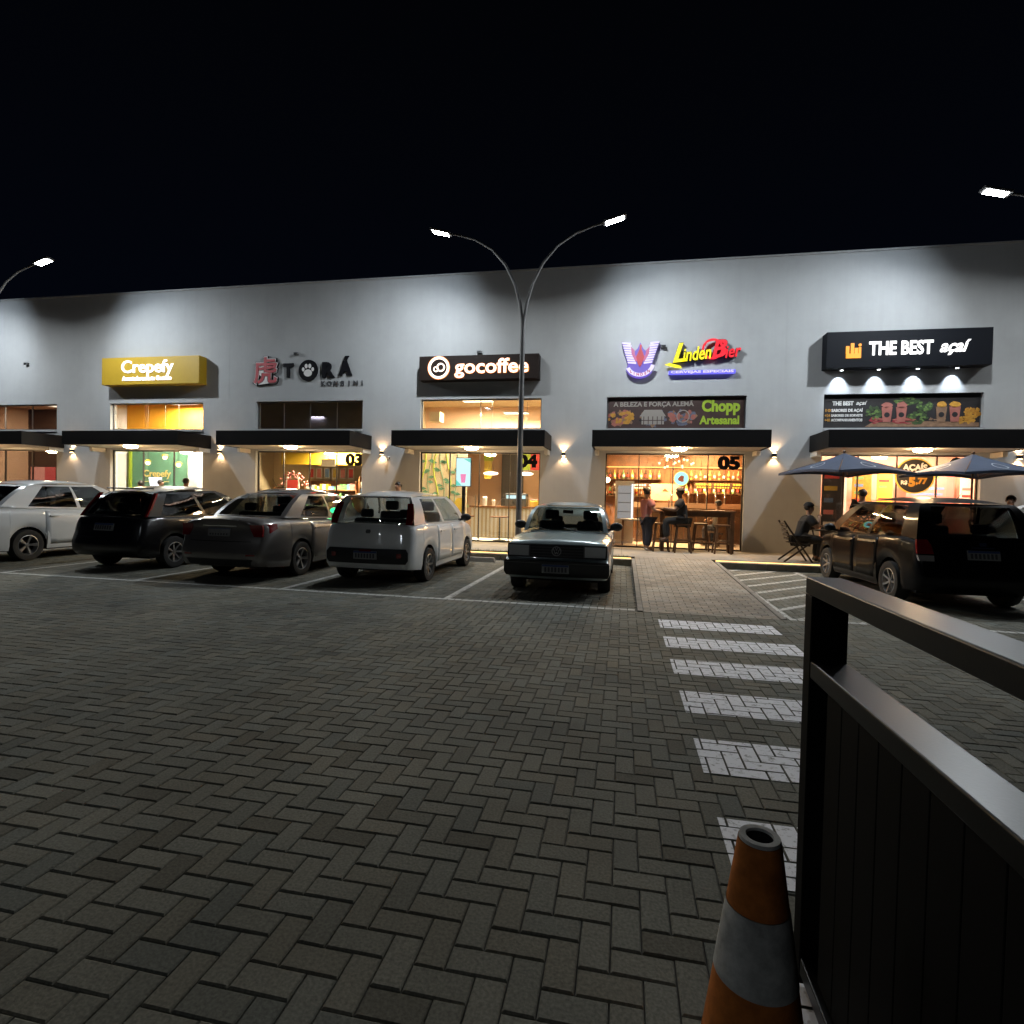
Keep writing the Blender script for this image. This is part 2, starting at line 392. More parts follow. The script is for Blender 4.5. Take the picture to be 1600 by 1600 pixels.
# raised footpath from the crosswalk to the shops
WZ = .17
pathz = lambda y: WZ * min(1, max(0, (y - 7.6) / 5.4))
pb = MB(); ya, yb2 = PATHY0, 13.3
pb.add([(PATHX0, ya, -.012), (PATHX1, ya, -.012), (PATHX1, yb2, pathz(yb2) - .012), (PATHX0, yb2, pathz(yb2) - .012)], [(0, 1, 2, 3)])
fp = pb.build('footpath', 'joint_dirt', fix=False); tag(fp, 'brick footpath rising from the crosswalk to the shop walkway', 'footpath', kind='structure')
for xa in (PATHX0 - .07, PATHX1):
    mb = MB(); n = 6
    for k in range(n):
        y0 = ya + (yb2 - .5 - ya) * k / n + .004; y1 = ya + (yb2 - .5 - ya) * (k + 1) / n - .004
        mb.add([(xa, y0, -.014), (xa + .07, y0, -.014), (xa + .07, y1, -.014), (xa, y1, -.014), (xa, y0, pathz(y0) + .012), (xa + .07, y0, pathz(y0) + .012), (xa + .07, y1, pathz(y1) + .012), (xa, y1, pathz(y1) + .012)],
               [(0, 3, 2, 1), (4, 5, 6, 7), (0, 1, 5, 4), (1, 2, 6, 5), (2, 3, 7, 6), (3, 0, 4, 7)])
    mb.build('edging', 'kerb', fp, bevel=.006)
V = []; F = []; T = []; y = ya; row = 0
while y < yb2 - .05:
    x = PATHX0 + .004 - (.1 if row % 2 else 0)
    while x < PATHX1 - .02:
        x0 = max(x, PATHX0 + .004); x1 = min(x + .2, PATHX1 - .004)
        if x1 - x0 > .03:
            hx, hy = (x1 - x0) / 2 - .003, .047; cx, cy = (x0 + x1) / 2, y + .05; o = len(V); z = pathz(cy) + random.uniform(-.001, .001)
            V += [(cx + p[0], cy + p[1], z + p[2] + (pathz(cy + p[1]) - pathz(cy))) for p in BT(hx, hy)]; F += [tuple(o + q for q in f) for f in BF]; T += [brick_tint()] * 12
        x += .2
    y += .1; row += 1
me = bpy.data.meshes.new('bricks'); me.from_pydata(V, [], F); me.materials.append(MATS['path_paver']); set_tint(me, T); o = link('bricks', me, fp); o['kind'] = 'stuff'

# walkway slabs along the shops
wk = box('walkway', 'joint_dirt', -32, 22, 13.3, 15.84, -.02, WZ - .012); tag(wk, 'concrete walkway in front of the shop row', 'walkway', kind='structure')
for k in range(36):
    x0 = -31.5 + 1.5 * k
    for y0, y1 in ((13.304, 14.55), (14.556, 15.838)):
        box('slab', 'concrete', x0 + .003, x0 + 1.497, y0, y1, WZ - .03, WZ + random.uniform(-.0015, .0015), wk, bevel=.004, seg=1)
def kerb(x0, x1, y0, label):
    mb = thing('kerb', label, 'kerb', (x0, y0, 0))
    n = int((x1 - x0) / 1.0) or 1; w = (x1 - x0) / n
    for k in range(n): box('kerb_stone', 'kerb', x0 + k * w + .004, x0 + (k + 1) * w - .004, y0, y0 + .13, -.02, .145, mb, bevel=.012)
    box('channel', 'frame_grey', x0 + .02, x1 - .02, y0 + .135, y0 + .165, .10, .150, mb)
    box('led_strip', 'led_strip', x0 + .03, x1 - .03, y0 + .125, y0 + .16, .1515, .166, mb)
kerb(-26, .25, 12.82, 'low kerb with a glowing amber light strip left of the footpath')
kerb(2.05, 18, 13.03, 'low kerb with a glowing amber light strip right of the footpath')
bed = box('planting_bed', 'soil', -26, .2, 12.995, 13.298, -.02, .13); tag(bed, 'narrow planting bed behind the left kerb', 'planting bed', kind='structure')
bed2 = box('planting_bed', 'soil', 2.1, 18, 13.205, 13.298, -.02, .14); tag(bed2, 'narrow soil strip behind the right kerb', 'planting bed', kind='structure')
gb = MB()
for k in range(5200):
    x = random.uniform(-16, .15); y = random.uniform(13.0, 13.29); h = random.uniform(.05, .11); a = random.uniform(0, PI); dx, dy = .006 * math.cos(a), .006 * math.sin(a); lx, ly = random.gauss(0, .02), random.gauss(0, .02)
    gb.add([(x - dx, y - dy, .128), (x + dx, y + dy, .128), (x + lx, y + ly, .128 + h)], [(0, 1, 2)])
tag(gb.build('grass', 'grass', fix=False), 'short grass growing in the bed behind the kerb', 'grass', kind='stuff')
mat('stop_concrete', (.22, .2, .17), .9, var=.2)
for x, lb in ((-3.55, 'concrete wheel stop ahead of the white hatchback'), (-6.35, 'concrete wheel stop ahead of the grey sedan')):
    o = thing('wheel_stop', lb, 'wheel stop', (x, 12.3, 0), group='wheel stops at the kerb')
    MB().add([(-.75, 0, -.005), (.75, 0, -.005), (.75, .16, -.005), (-.75, .16, -.005), (-.72, .03, .1), (.72, .03, .1), (.72, .13, .1), (-.72, .13, .1)],
             [(0, 3, 2, 1), (4, 5, 6, 7), (0, 1, 5, 4), (1, 2, 6, 5), (2, 3, 7, 6), (3, 0, 4, 7)]).build('block', 'stop_concrete', o, bevel=.012)

# ------------------------------------------------------------------ the building
YW = 15.84; TOPZ = 7.93; DZ = 2.78; W0, W1 = 3.46, 4.33
BAY = [(-22.6, -19.07), (-16.90, -13.35), (-11.43, -7.81), (-5.96, -2.34), (-.50, 3.16), (5.04, 8.66)]
BX0, BX1 = -34., 20.
bld = thing('shop_building', 'long white two-storey-high shop building with black awnings', 'building', (0, YW, 0))
wl = MB(); T_ = .22
wl.box(BX0, BX1, YW, YW + T_, W1, TOPZ)
xs = [BX0] + [v for b in BAY for v in b] + [BX1]
for k in range(0, len(xs), 2): wl.box(xs[k], xs[k + 1], YW, YW + T_, -.02, W1)
for a, b in BAY: wl.box(a, b, YW, YW + T_, DZ, W0)
wl.build('wall', 'wall_paint', bld, True, fix=False)
box('coping', 'coping', BX0, BX1, YW - .035, YW + T_ + .05, TOPZ + .002, TOPZ + .05, bld, bevel=.006)
box('roof', 'ground_far', BX0, BX1, YW + T_, 26, 7.2, 7.4, bld)
mat('wall_base', (.42, .38, .32), .9, var=.15)
# expansion joints
for x in (-24.6, -12.4, -6.9, -1.4, 4.1, 9.7): box('joint_strip', 'wall_paint', x - .012, x + .012, YW - .003, YW - .0005, 4.4, TOPZ - .01, bld)

def shop_window(a, b, panes, gl='shop_glass'):
    f = MB(); y = YW + .10; t_ = .03
    f.box(a, b, y, y + .06, W0, W0 + t_); f.box(a, b, y, y + .06, W1 - t_, W1); f.box(a, a + t_, y, y + .06, W0 + t_, W1 - t_); f.box(b - t_, b, y, y + .06, W0 + t_, W1 - t_)
    w = (b - a) / panes
    for k in range(1, panes): f.box(a + w * k - .008, a + w * k + .008, y + .01, y + .05, W0 + t_, W1 - t_)
    o = f.build('window', 'frame_grey', bld, True, fix=False)
    for k in range(panes): box('pane', gl, a + w * k + .012, a + w * (k + 1) - .012, y + .026, y + .032, W0 + t_, W1 - t_, o)
    box('sill', 'wall_paint', a + .002, b - .002, YW - .04, YW + .10, W0 - .07, W0 - .002, o)
def shop_front(a, b, panes, gl='shop_glass'):
    f = MB(); y = YW + .11; z0 = WZ; t_ = .035
    f.box(a, b, y, y + .06, z0, z0 + t_); f.box(a, b, y, y + .06, DZ - t_, DZ); f.box(a, a + t_, y, y + .06, z0 + t_, DZ - t_); f.box(b - t_, b, y, y + .06, z0 + t_, DZ - t_)
    w = (b - a) / panes
    for k in range(1, panes): f.box(a + w * k - .012, a + w * k + .012, y + .005, y + .055, z0 + t_, DZ - t_)
    o = f.build('shopfront', 'frame_black', bld, True, fix=False)
    for k in range(panes): box('pane', gl, a + w * k + .014, a + w * (k + 1) - .014, y + .026, y + .034, z0 + t_, DZ - t_, o)
    for k in (panes // 2,):
        x = a + w * k
        MB().tube([(x - .09, y - .05, .95 + WZ), (x - .09, y - .05, 1.35 + WZ)], .014, 8).build('door_handle', 'chrome', o, smooth=40)
    return o
fronts = []
for i, (a, b) in enumerate(BAY):
    shop_window(a, b, [3, 1, 4, 2, 1, 1][i]); fronts.append(shop_front(a, b, [3, 3, 4, 4, 4, 4][i]))
AW = []
for i, (a, b) in enumerate(BAY):
    x0, x1 = a - .31, b + .31
    aw = MB(); y0 = 14.45; z0, z1 = 2.83, 3.25
    aw.box(x0, x1, y0, y0 + .05, z0, z1); aw.box(x0, x0 + .05, y0 + .05, YW, z0, z1); aw.box(x1 - .05, x1, y0 + .05, YW, z0, z1); aw.box(x0 + .05, x1 - .05, y0 + .05, YW, z1 - .05, z1 - .003)
    o = aw.build('awning', 'awning_black', bld, True, fix=False)
    box('soffit', 'soffit', x0 + .052, x1 - .052, y0 + .052, YW - .002, z0 + .012, z0 + .05, o)
    for xx in (x0 + .03, x1 - .13): box('bracket', 'soffit', xx, xx + .1, 15.35, YW - .002, z0 - .13, z0 - .003, o)
    AW.append((x0, x1, o))
    cx = (a + b) / 2
    lamp = thing('soffit_lamp', ['round warm lamp under the awning of the leftmost shop', 'round warm lamp under the awning below the yellow sign', 'round warm lamp under the awning below the tiger sign',
        'round warm lamp under the awning behind the tall lamp post', 'round warm lamp under the awning of the beer shop', 'round warm lamp under the awning above the sun umbrellas'][i], 'ceiling lamp', (cx + .05, 14.85, z0 + .012), group='round lamps under the awnings')
    MB().lathe([(.0, -.085), (.10, -.08), (.165, -.06), (.19, -.03), (.19, 0)], n=24).build('diffuser', 'soffit_disc', lamp, smooth=40)
    MB().lathe([(.195, -.016), (.21, -.016), (.21, 0), (.195, 0)], n=24).build('rim', 'soffit', lamp, smooth=40)
MB().box(BX0, BX1, 25.9, 26, 0, 7.2).build('back_wall', 'wall_paint', bld, True, fix=False)

# up-and-down wall sconces
mat('sconce_body', (.02, .018, .016), .4)
scn = ['wall sconce at the far left between the first two awnings', 'wall sconce between the yellow sign and the tiger sign shops', 'wall sconce with a camera beside it left of the coffee shop', 'wall sconce between the coffee and beer shops',
       'wall sconce between the beer shop and the umbrellas', 'wall sconce at the far right edge above an umbrella']
for k, x in enumerate((-18.38, -12.68, -7.14, -1.67, 3.87, 9.44)):
    s_ = thing('wall_sconce', scn[k], 'wall lamp', (x, YW, 2.74), group='up and down wall sconces')
    MB().box(-.05, .05, -.11, -.02, -.05, .05).build('housing', 'sconce_body', s_, bevel=.006)
    MB().box(-.035, .035, -.0205, -.001, -.035, .035).build('wall_plate', 'sconce_body', s_)
    MB().box(-.04, .04, -.10, -.03, .0505, .056).build('upper_lens', 'warm_disc', s_); MB().box(-.04, .04, -.10, -.03, -.056, -.0505).build('lower_lens', 'warm_disc', s_)
    spot_light('up_light', (0, -.065, .075), 20., (1., .60, .30), (0, .25, 1), 110, .6, .03, s_)
    spot_light('down_light', (0, -.065, -.075), 20., (1., .60, .30), (0, .25, -1), 110, .6, .03, s_)
for k, (x, y0, z, lb) in enumerate(((-6.93, YW, 2.62, 'small white security camera beside the wall sconce left of the coffee shop'),)):
    c_ = thing('security_camera', lb, 'camera', (x, y0, z))
    MB().tube([(0, -.002, 0), (0, -.07, -.01)], .02, 8).build('mount', 'white_paint_shop', c_); MB().tube([(0, -.06, -.02), (.1, -.2, -.05)], .035, 12).build('housing', 'white_paint_shop', c_, smooth=40)
    MB().tube([(.1, -.2, -.05), (.104, -.206, -.051)], .026, 12).build('lens', 'frame_black', c_)
for x, z, lb in ((-20.3, 5.72, 'small dark sensor box on the wall above the leftmost shop window'), (-10.03, 5.78, 'small dark sensor box above the tiger sign'), (-4.18, 5.66, 'small dark sensor box on top of the coffee sign'), (.97, 5.67, 'small dark sensor box between the eagle emblem and the beer sign')):
    c_ = thing('wall_sensor', lb, 'sensor', (x, YW, z), group='small sensor boxes on the facade')
    MB().box(-.07, .07, -.09, -.001, -.04, .04).build('case', 'frame_grey', c_, bevel=.01); MB().box(-.05, .05, -.094, -.0905, -.028, .028).build('window', 'frame_black', c_)

# ------------------------------------------------------------------ street lamps
def lamp_post(x, y, name_label, k=1.):
    p = thing('street_lamp', name_label, 'street lamp', (x, y, .0), group='curved double-arm street lamps')
    MB().tube([(0, 0, .12), (0, 0, 3), (0, 0, 5.45)], [.075, .065, .055], 14).build('pole', 'pole_paint', p, smooth=40)
    MB().box(-.17, .17, -.17, .17, .10, .135).build('base_plate', 'pole_paint', p, bevel=.005)
    for sx in (-1, 1):
        pts = [(0, 0, 5.40), (sx * .02, 0, 5.7), (sx * .09, 0, 6.1), (sx * .22, 0, 6.55), (sx * .45, 0, 7.0), (sx * .78, 0, 7.38), (sx * 1.2, 0, 7.64), (sx * 1.62, 0, 7.78), (sx * 1.85, 0, 7.83)]
        MB().tube(pts, [.05, .04, .036, .034, .032, .03, .028, .027, .027], 10).build('arm', 'pole_paint', p, smooth=60)
        h = MB(); tl = math.radians(15) * sx
        M = Matrix.Translation((sx * 2.08, 0, 7.88)) @ Matrix.Rotation(-tl, 4, 'Y')
        hb = MB().box(-.27, .27, -.115, .115, -.02, .04); hb.v = [tuple(M @ Vector(v)) for v in hb.v]
        hd = hb.build('lamp_head', 'lamp_body', p, bevel=.02)
        lb = MB().box(-.20, .20, -.09, .09, -.028, -.0215); lb.v = [tuple(M @ Vector(v)) for v in lb.v]; lb.build('led_panel', 'led_white', hd, fix=False)
        ctr = M @ Vector((0, 0, -.05)); d = M.to_3x3() @ Vector((0, 0, -1))
        d = Vector((d.x * .6, -.12, d.z)).normalized(); area_light('lamp_light', ctr, STREET_W * k, .36, (.90, .96, 1.), d, size_y=.18, parent=p, shape='ELLIPSE')
        M2 = Matrix.Rotation(-math.radians(34) * sx, 4, 'Y'); d2 = M2.to_3x3() @ Vector((0, .12, -1))
        area_light('lamp_beam', ctr + Vector((0, 0, -.01)), STREET_BEAM_W * k, .36, (.86, .94, 1.), d2, size_y=.18, parent=p, spread=math.radians(146), shape='ELLIPSE')
        spot_light('lens_lobe', ctr + Vector((0, 0, -.02)), 290. * k, (.76, .88, 1.), (sx * 1.5, 2.7, -1.6), 96, 1., .12, p)
    return p
lamp_post(-2.43, 13.15, 'tall double-arm street lamp standing in front of the coffee shop')
lamp_post(-18.4, 13.15, 'street lamp at the far left, only its right arm in view')
lamp_post(9.33, 13.15, 'street lamp at the far right, only its left lamp head in view')
lamp_post(-7.5, -7.0, 'assumed street lamp, unseen, in the lot behind the viewer', .12)  # unseen lamp added as dim fill, assumed from the light on the car rears

# ------------------------------------------------------------------ signs on the facade
mat('sign_yellow', (.42, .26, .006), .55, var=.04); mat('sign_brown', (.014, .008, .006), .6, var=.1, spec=.2); mat('sign_black', (.003, .004, .007), .6, var=.1, spec=.15)
emis('glow_white', (1, 1, 1), 1.9); emis('glow_warm', (1., .80, .66), 2.2); emis('glow_orange_edge', (1., .30, .06), 1.4); emis('glow_orange', (1., .33, .01), 1.3)
emis('glow_yellow', (1., .86, .0), 1.1); emis('glow_red', (.9, .004, .02), 1.); emis('glow_blue', (.16, .15, .9), .9); emis('glow_violet', (.22, .14, .8), .6); emis('glow_pink', (.75, .18, .42), .6); emis('glow_lilac', (.75, .68, 1.), .95)
mat('letter_black', (.006, .006, .008), .6, spec=.1); mat('letter_red', (.42, .05, .06), .5); mat('letter_white', (.72, .7, .68), .5); mat('letter_grey', (.07, .07, .075), .6, spec=.2)

s = thing('shop_sign', 'yellow box sign with glowing white Crepefy lettering', 'sign', (-15.05, YW, 4.87))
box('box_body', 'sign_yellow', -16.88, -13.22, 15.50, YW - .002, 4.87, 5.75, s, bevel=.01)
text('lettering', 'Crepefy', 'glow_white', .56, (-15.14, 15.485, 5.42), s, bold=.006, width=1.95, extrude=.012)
text('slogan', 'Assustadoramente Gostoso', 'glow_white', .2, (-15.14, 15.485, 5.06), s, bold=.004, width=1.85, extrude=.01)

s = thing('shop_sign', 'black TORÁ letters with red tiger character and grey KONBINI letters', 'sign', (-9.7, YW, 4.74))
text('character_backing', '虎', 'letter_black', .86, (-11.07, YW - .025, 5.22), s, bold=.055, extrude=.022)
text('character_outline', '虎', 'letter_white', .86, (-11.07, YW - .055, 5.22), s, bold=.036, extrude=.006)
text('character', '虎', 'letter_red', .86, (-11.07, YW - .067, 5.22), s, bold=.014, extrude=.006)
text('letter', 'T', 'letter_black', .56, (-10.30, YW - .03, 5.25), s, bold=.03, extrude=.02, width=.36)
text('letter', 'R', 'letter_black', .6, (-8.98, YW - .03, 5.24), s, bold=.035, extrude=.02, width=.42)
text('letter', 'Á', 'letter_black', .6, (-8.38, YW - .03, 5.29), s, bold=.035, extrude=.02, width=.44)
lo = MB().disc_xz(-9.62, 5.26, .33, YW - .05, YW - .003, 32).build('letter', 'letter_black', s, True, bevel=.02)
pw = MB()
for dx, dz, rx, rz_ in ((0, -.07, .14, .11), (-.16, .04, .045, .062), (-.06, .14, .05, .07), (.06, .14, .05, .07), (.16, .04, .045, .062)): pw.disc_xz(-9.62 + dx, 5.25 + dz, rx, YW - .056, YW - .0515, 18, rz_)
pw.build('paw_mark', 'letter_white', lo)
for k, c in enumerate('KONBINI'): text('small_letter', c, 'letter_grey', .21, (-9.12 + .215 * k, YW - .015, 4.84), s, bold=.006, extrude=.012)

s = thing('shop_sign', 'dark brown box sign with glowing gocoffee lettering', 'sign', (-4.15, YW, 4.82))
box('box_body', 'sign_brown', -5.90, -2.39, 15.5, YW - .002, 4.82, 5.51, s, bevel=.01)
text('halo', 'gocoffee', 'glow_orange_edge', .56, (-3.74, 15.492, 5.17), s, bold=.018, width=2.17, extrude=.004)
text('lettering', 'gocoffee', 'glow_warm', .56, (-3.74, 15.478, 5.17), s, bold=.006, width=2.13, extrude=.006)
e_ = MB().ring_xz(-5.3, 5.17, .25, .315, 15.476, 15.499).build('emblem', 'glow_warm', s, True)
MB().ring_xz(-5.3, 5.17, .318, .335, 15.485, 15.498).build('emblem_halo', 'glow_orange_edge', e_)
MB().ring_xz(-5.24, 5.18, .085, .125, 15.476, 15.498, 20).ring_xz(-5.38, 5.13, .05, .08, 15.476, 15.498, 20).build('emblem_cup', 'glow_warm', e_)

s = thing('emblem_sign', 'violet glowing eagle emblem with spread wings and red ribbon', 'sign', (.36, YW, 4.84))
ey0 = YW - .15
def wing_edge(sx):
    pts = []
    for k in range(8):
        z = 5.80 - .075 * k; x = .50 - .022 * k
        pts += [(.36 + sx * (x - .0), z), (.36 + sx * (x - .035), z - .055)]
    return pts
bk = [(.36 + .30, 5.70), (.36 + .17, 5.52), (.36 + .07, 5.62), (.36, 5.78), (.36 - .07, 5.62), (.36 - .17, 5.52), (.36 - .30, 5.70)]
low = [(.36 + .40 * math.cos(math.radians(a_)), 5.20 + .38 * math.sin(math.radians(a_))) for a_ in range(205, 340, 15)]
MB().prism_xz(bk + wing_edge(-1) + low + wing_edge(1)[::-1], ey0 + .02, YW - .003).build('backing', 'glow_violet', s, True, fix=False)
for sx in (-1, 1):
    w_ = MB()
    for k in range(9):
        z = 5.765 - .066 * k; x0 = .36 + sx * (.26 - .02 * k); x1 = .36 + sx * (.485 - .021 * k)
        w_.prism_xz([(x0, z - .045), (x1, z - .02), (x1 + sx * .015, z + .004), (x1, z + .022), (x0, z + .006)], ey0, ey0 + .016)
    w_.build('wing', 'glow_lilac', s, True)
    MB().prism_xz([(.36 + sx * .15, 5.56), (.36 + sx * .25, 5.66), (.36 + sx * .23, 5.46), (.36 + sx * .12, 5.25), (.36 + sx * .06, 5.3), (.36 + sx * .14, 5.45)], ey0 - .004, ey0 - .001).build('wing_shoulder', 'glow_pink', s, True)
MB().prism_xz([(.30, 5.2), (.25, 5.38), (.30, 5.5), (.34, 5.6), (.34, 5.68), (.37, 5.73), (.40, 5.68), (.39, 5.6), (.43, 5.5), (.47, 5.38), (.42, 5.2), (.36, 5.1)], ey0 - .006, ey0 + .018).build('eagle_body', 'print_wood' if 'print_wood' in MATS else 'letter_red', s, True)
rb = MB()
for k in range(11):
    a0 = math.radians(205 + 13 * k); a1 = math.radians(205 + 13 * (k + 1)); c = lambda a, r: (.36 + r * math.cos(a), 5.23 + r * .95 * math.sin(a))
    rb.prism_xz([c(a0, .30), c(a0, .40), c(a1, .40), c(a1, .30)], ey0 - .008, ey0 + .018)
rbo = rb.build('ribbon', 'glow_lilac', s, True)
for k, ch in enumerate('LINDEN'):
    a = math.radians(228 + 16.8 * k); text('ribbon_letter', ch, 'letter_red', .10, (.36 + .35 * math.cos(a), ey0 - .011, 5.23 + .33 * math.sin(a)), rbo, extrude=.002, bold=.004)
s = thing('shop_sign', 'glowing Linden Bier lettering in yellow and red with blue bar', 'sign', (2., YW, 4.84))
ly = YW - .13
def tilted(name, s_, m, size, loc, width, ang, parent, bold, shear, ex):
    o = text(name, s_, m, size, (0, 0, 0), None, False, bold=bold, shear=shear, width=width, extrude=ex)
    o.data.transform(Matrix.Translation(loc) @ Matrix.Rotation(-ang, 4, 'Y')); o.parent = parent; o.location = -Vector(parent.location); return o
tilted('letter_shell', 'L', 'letter_black', .72, (1.36, ly + .05, 5.44), .42, .10, s, .016, .35, .05); tilted('capital_letter', 'L', 'glow_yellow', .70, (1.36, ly, 5.44), .40, .10, s, .012, .35, .008)
tilted('letter_shell', 'inden', 'letter_black', .5, (1.82, ly + .05, 5.42), .74, .10, s, .012, .3, .05); tilted('lettering', 'inden', 'glow_yellow', .5, (1.82, ly, 5.42), .74, .10, s, .008, .3, .008)
tilted('letter_shell', 'B', 'letter_black', .66, (2.36, ly + .05, 5.52), .44, .10, s, .016, .3, .05); tilted('capital_letter', 'B', 'glow_red', .64, (2.36, ly, 5.52), .42, .10, s, .012, .3, .008)
tilted('letter_shell', 'ier', 'letter_black', .46, (2.72, ly + .05, 5.46), .42, .10, s, .012, .3, .05); tilted('lettering', 'ier', 'glow_red', .46, (2.72, ly, 5.46), .42, .10, s, .008, .3, .008)
MB().prism_xz([(1.02, 5.16), (1.14, 5.2), (1.42, 5.12), (1.46, 5.06), (1.3, 5.08)], ly - .006, ly + .05).build('swash', 'glow_yellow', s, True)
MB().ring_xz(2.24, 5.55, .22, .275, ly - .004, ly + .04, 28).build('flourish', 'glow_red', s, True)
o = MB().box(1.12, 2.84, ly, YW - .003, 4.90, 5.00).build('bar', 'glow_blue', s, True, bevel=.02)
text('bar_text', 'CERVEJAS ESPECIAIS', 'glow_lilac', .085, (1.98, ly - .004, 4.95), o, bold=.003, extrude=.002, width=1.6, world=False)

s = thing('shop_sign', 'black box sign with THE BEST açaí in white light', 'sign', (6.8, YW, 4.93))
box('box_body', 'sign_black', 4.95, 8.62, 15.5, YW - .002, 4.93, 5.83, s, bevel=.01)
text('lettering', 'THE BEST', 'glow_white', .46, (6.63, 15.488, 5.37), s, bold=.012, width=1.42, extrude=.01)
text('script_lettering', 'açaí', 'glow_white', .42, (7.76, 15.488, 5.39), s, bold=.008, width=.66, shear=.35, extrude=.01)
lg = MB(); lx, lz = 5.57, 5.16
lg.box(lx - .17, lx + .17, 15.48, 15.498, lz, lz + .11)
for dx, h in ((-.14, .30), (-.03, .37), (.06, .25)): lg.box(lx + dx - .035, lx + dx + .04, 15.48, 15.498, lz + .112, lz + h)
lg.box(lx + .115, lx + .17, 15.48, 15.498, lz + .112, lz + .27); lg.disc_xz(lx + .143, lz + .325, .035, 15.48, 15.498, 16)
lg.build('emblem', 'glow_orange', s, True, fix=False)
emis('cold_lens', (.85, .92, 1.), 14.)
for x in (5.36, 6.21, 7.08, 7.94):
    h = MB().lathe([(.0, -.03), (.045, -.03), (.05, 0), (.05, .012)], (x, 15.62, 4.918), 14).build('downlight', 'lamp_body', s, True, smooth=40)
    MB().lathe([(.0, -.0325), (.036, -.0325)], (x, 15.62, 4.918), 14).build('lens', 'cold_lens', h)
    l = spot_light('down_light', (x, 15.64, 4.87), 45., (.72, .84, 1.), (0, .5, -1), 75, .7, .02); l.parent = s; l.location = Vector((x, 15.64, 4.87)) - Vector(s.location)

# ------------------------------------------------------------------ printed banners on two upper windows
mat('banner_brown', (.045, .022, .018), .55, var=.25, vscale=3); mat('print_lime', (.30, .42, .03), .5); mat('print_cream', (.26, .23, .2), .5); mat('print_dark', (.012, .009, .009), .55, var=.3)
mat('print_wood', (.20, .11, .06), .6, var=.3, vscale=9); mat('print_pink', (.30, .10, .075), .5, var=.2); mat('print_red', (.24, .025, .03), .5, var=.4, vscale=14); mat('print_green', (.035, .06, .018), .5, var=.5, vscale=16); mat('print_orange', (.42, .2, .025), .5, var=.3, vscale=12)
mat('print_leaf', (.10, .16, .04), .5, var=.4, vscale=16); mat('goods_gold', (.36, .15, .015), .5, var=.3, vscale=12); mat('print_blueish', (.09, .1, .14), .5, var=.4, vscale=12); mat('print_white', (.62, .6, .57), .5)
by = YW + .085
s = thing('window_banner', 'brown printed banner with lime green Chopp Artesanal lettering', 'banner', (1.33, by, W0))
box('sheet', 'banner_brown', -.46, 3.12, by, by + .012, W0 + .015, W1 - .01, s)
text('headline', 'A BELEZA E FORÇA ALEMÃ', 'print_cream', .17, (.75, by - .004, 4.13), s, bold=.006, width=2.15, extrude=.002)
text('lettering', 'Chopp', 'print_lime', .42, (2.52, by - .004, 4.06), s, bold=.018, width=.98, extrude=.002)
text('lettering', 'Artesanal', 'print_lime', .3, (2.5, by - .004, 3.68), s, bold=.012, width=1.02, extrude=.002)
def blob(cx, cz, rx, rz_, n=11, j=.25):
    return [(cx + rx * math.cos(2 * PI * k / n) * (1 + random.uniform(-j, j)), cz + rz_ * math.sin(2 * PI * k / n) * (1 + random.uniform(-j, j))) for k in range(n)]
for cx, ms in ((-.1, ('print_wood', 'print_pink', 'print_orange')), (.75, ('print_blueish', 'print_wood', 'print_dark')), (1.5, ('print_wood', 'print_blueish', 'print_pink'))):
    for q_i, m_ in enumerate(ms):
        cl = MB()
        for q in range(16):
            a = random.uniform(0, 2 * PI); k_ = math.sqrt(random.random()); cl.prism_xz(blob(cx + .36 * k_ * math.cos(a), 3.77 + .2 * k_ * math.sin(a), random.uniform(.03, .10), random.uniform(.03, .08), 7, .4), by - .0012 - .0008 * q_i - .00002 * q, by - .0004)
        cl.build('picture', m_, s, True, fix=False, kind='stuff')
hs = MB()     # little half-timbered house print
hs.box(.45, 1.05, by - .006, by - .0035, 3.58, 3.8); hs.prism_xz([(.4, 3.8), (1.1, 3.8), (.98, 3.98), (.52, 3.98)], by - .006, by - .0035)
hs.build('picture', 'print_cream', s, True, fix=False)
hs = MB()
for k in range(5): hs.box(.5 + .12 * k, .52 + .12 * k, by - .009, by - .0065, 3.58, 3.8)
hs.box(.45, 1.05, by - .0095, by - .0092, 3.68, 3.70); hs.build('picture', 'banner_brown', s, True, fix=False, kind='stuff')
MB().ring_xz(1.55, 3.8, .15, .175, by - .006, by - .0035, 20).build('picture', 'print_cream', s, True)

s = thing('window_banner', 'dark printed banner with cups of açaí and fruit', 'banner', (6.85, by, W0))
box('sheet', 'print_dark', 5.07, 8.63, by, by + .012, W0 + .015, W1 - .01, s)
text('lettering', 'THE BEST', 'print_white', .145, (5.52, by - .004, 4.1), s, bold=.006, width=.5, extrude=.002); text('script_lettering', 'açaí', 'print_white', .14, (5.94, by - .004, 4.11), s, bold=.002, shear=.3, width=.26, extrude=.002)
text('small_line', 'SABORES DE AÇAÍ', 'print_white', .1, (5.62, by - .004, 3.92), s, bold=.004, width=.74, extrude=.002); text('small_line', 'SABORES DE SORVETE', 'print_white', .085, (5.62, by - .004, 3.79), s, bold=.003, width=.74, extrude=.002); text('small_line', 'ACOMPANHAMENTOS', 'print_white', .095, (5.62, by - .004, 3.67), s, bold=.004, width=.74, extrude=.002)
for z, c in ((3.92, '10'), (3.79, '+24'), (3.67, '+40')): text('figure', c, 'print_orange', .1, (5.16, by - .004, z), s, bold=.004, width=.13, extrude=.002)
MB().prism_xz([(6.05, 3.50), (8.62, 3.50), (8.62, 3.6), (7.4, 3.64), (6.2, 3.6)], by - .003, by - .001).build('picture', 'print_wood', s, True)
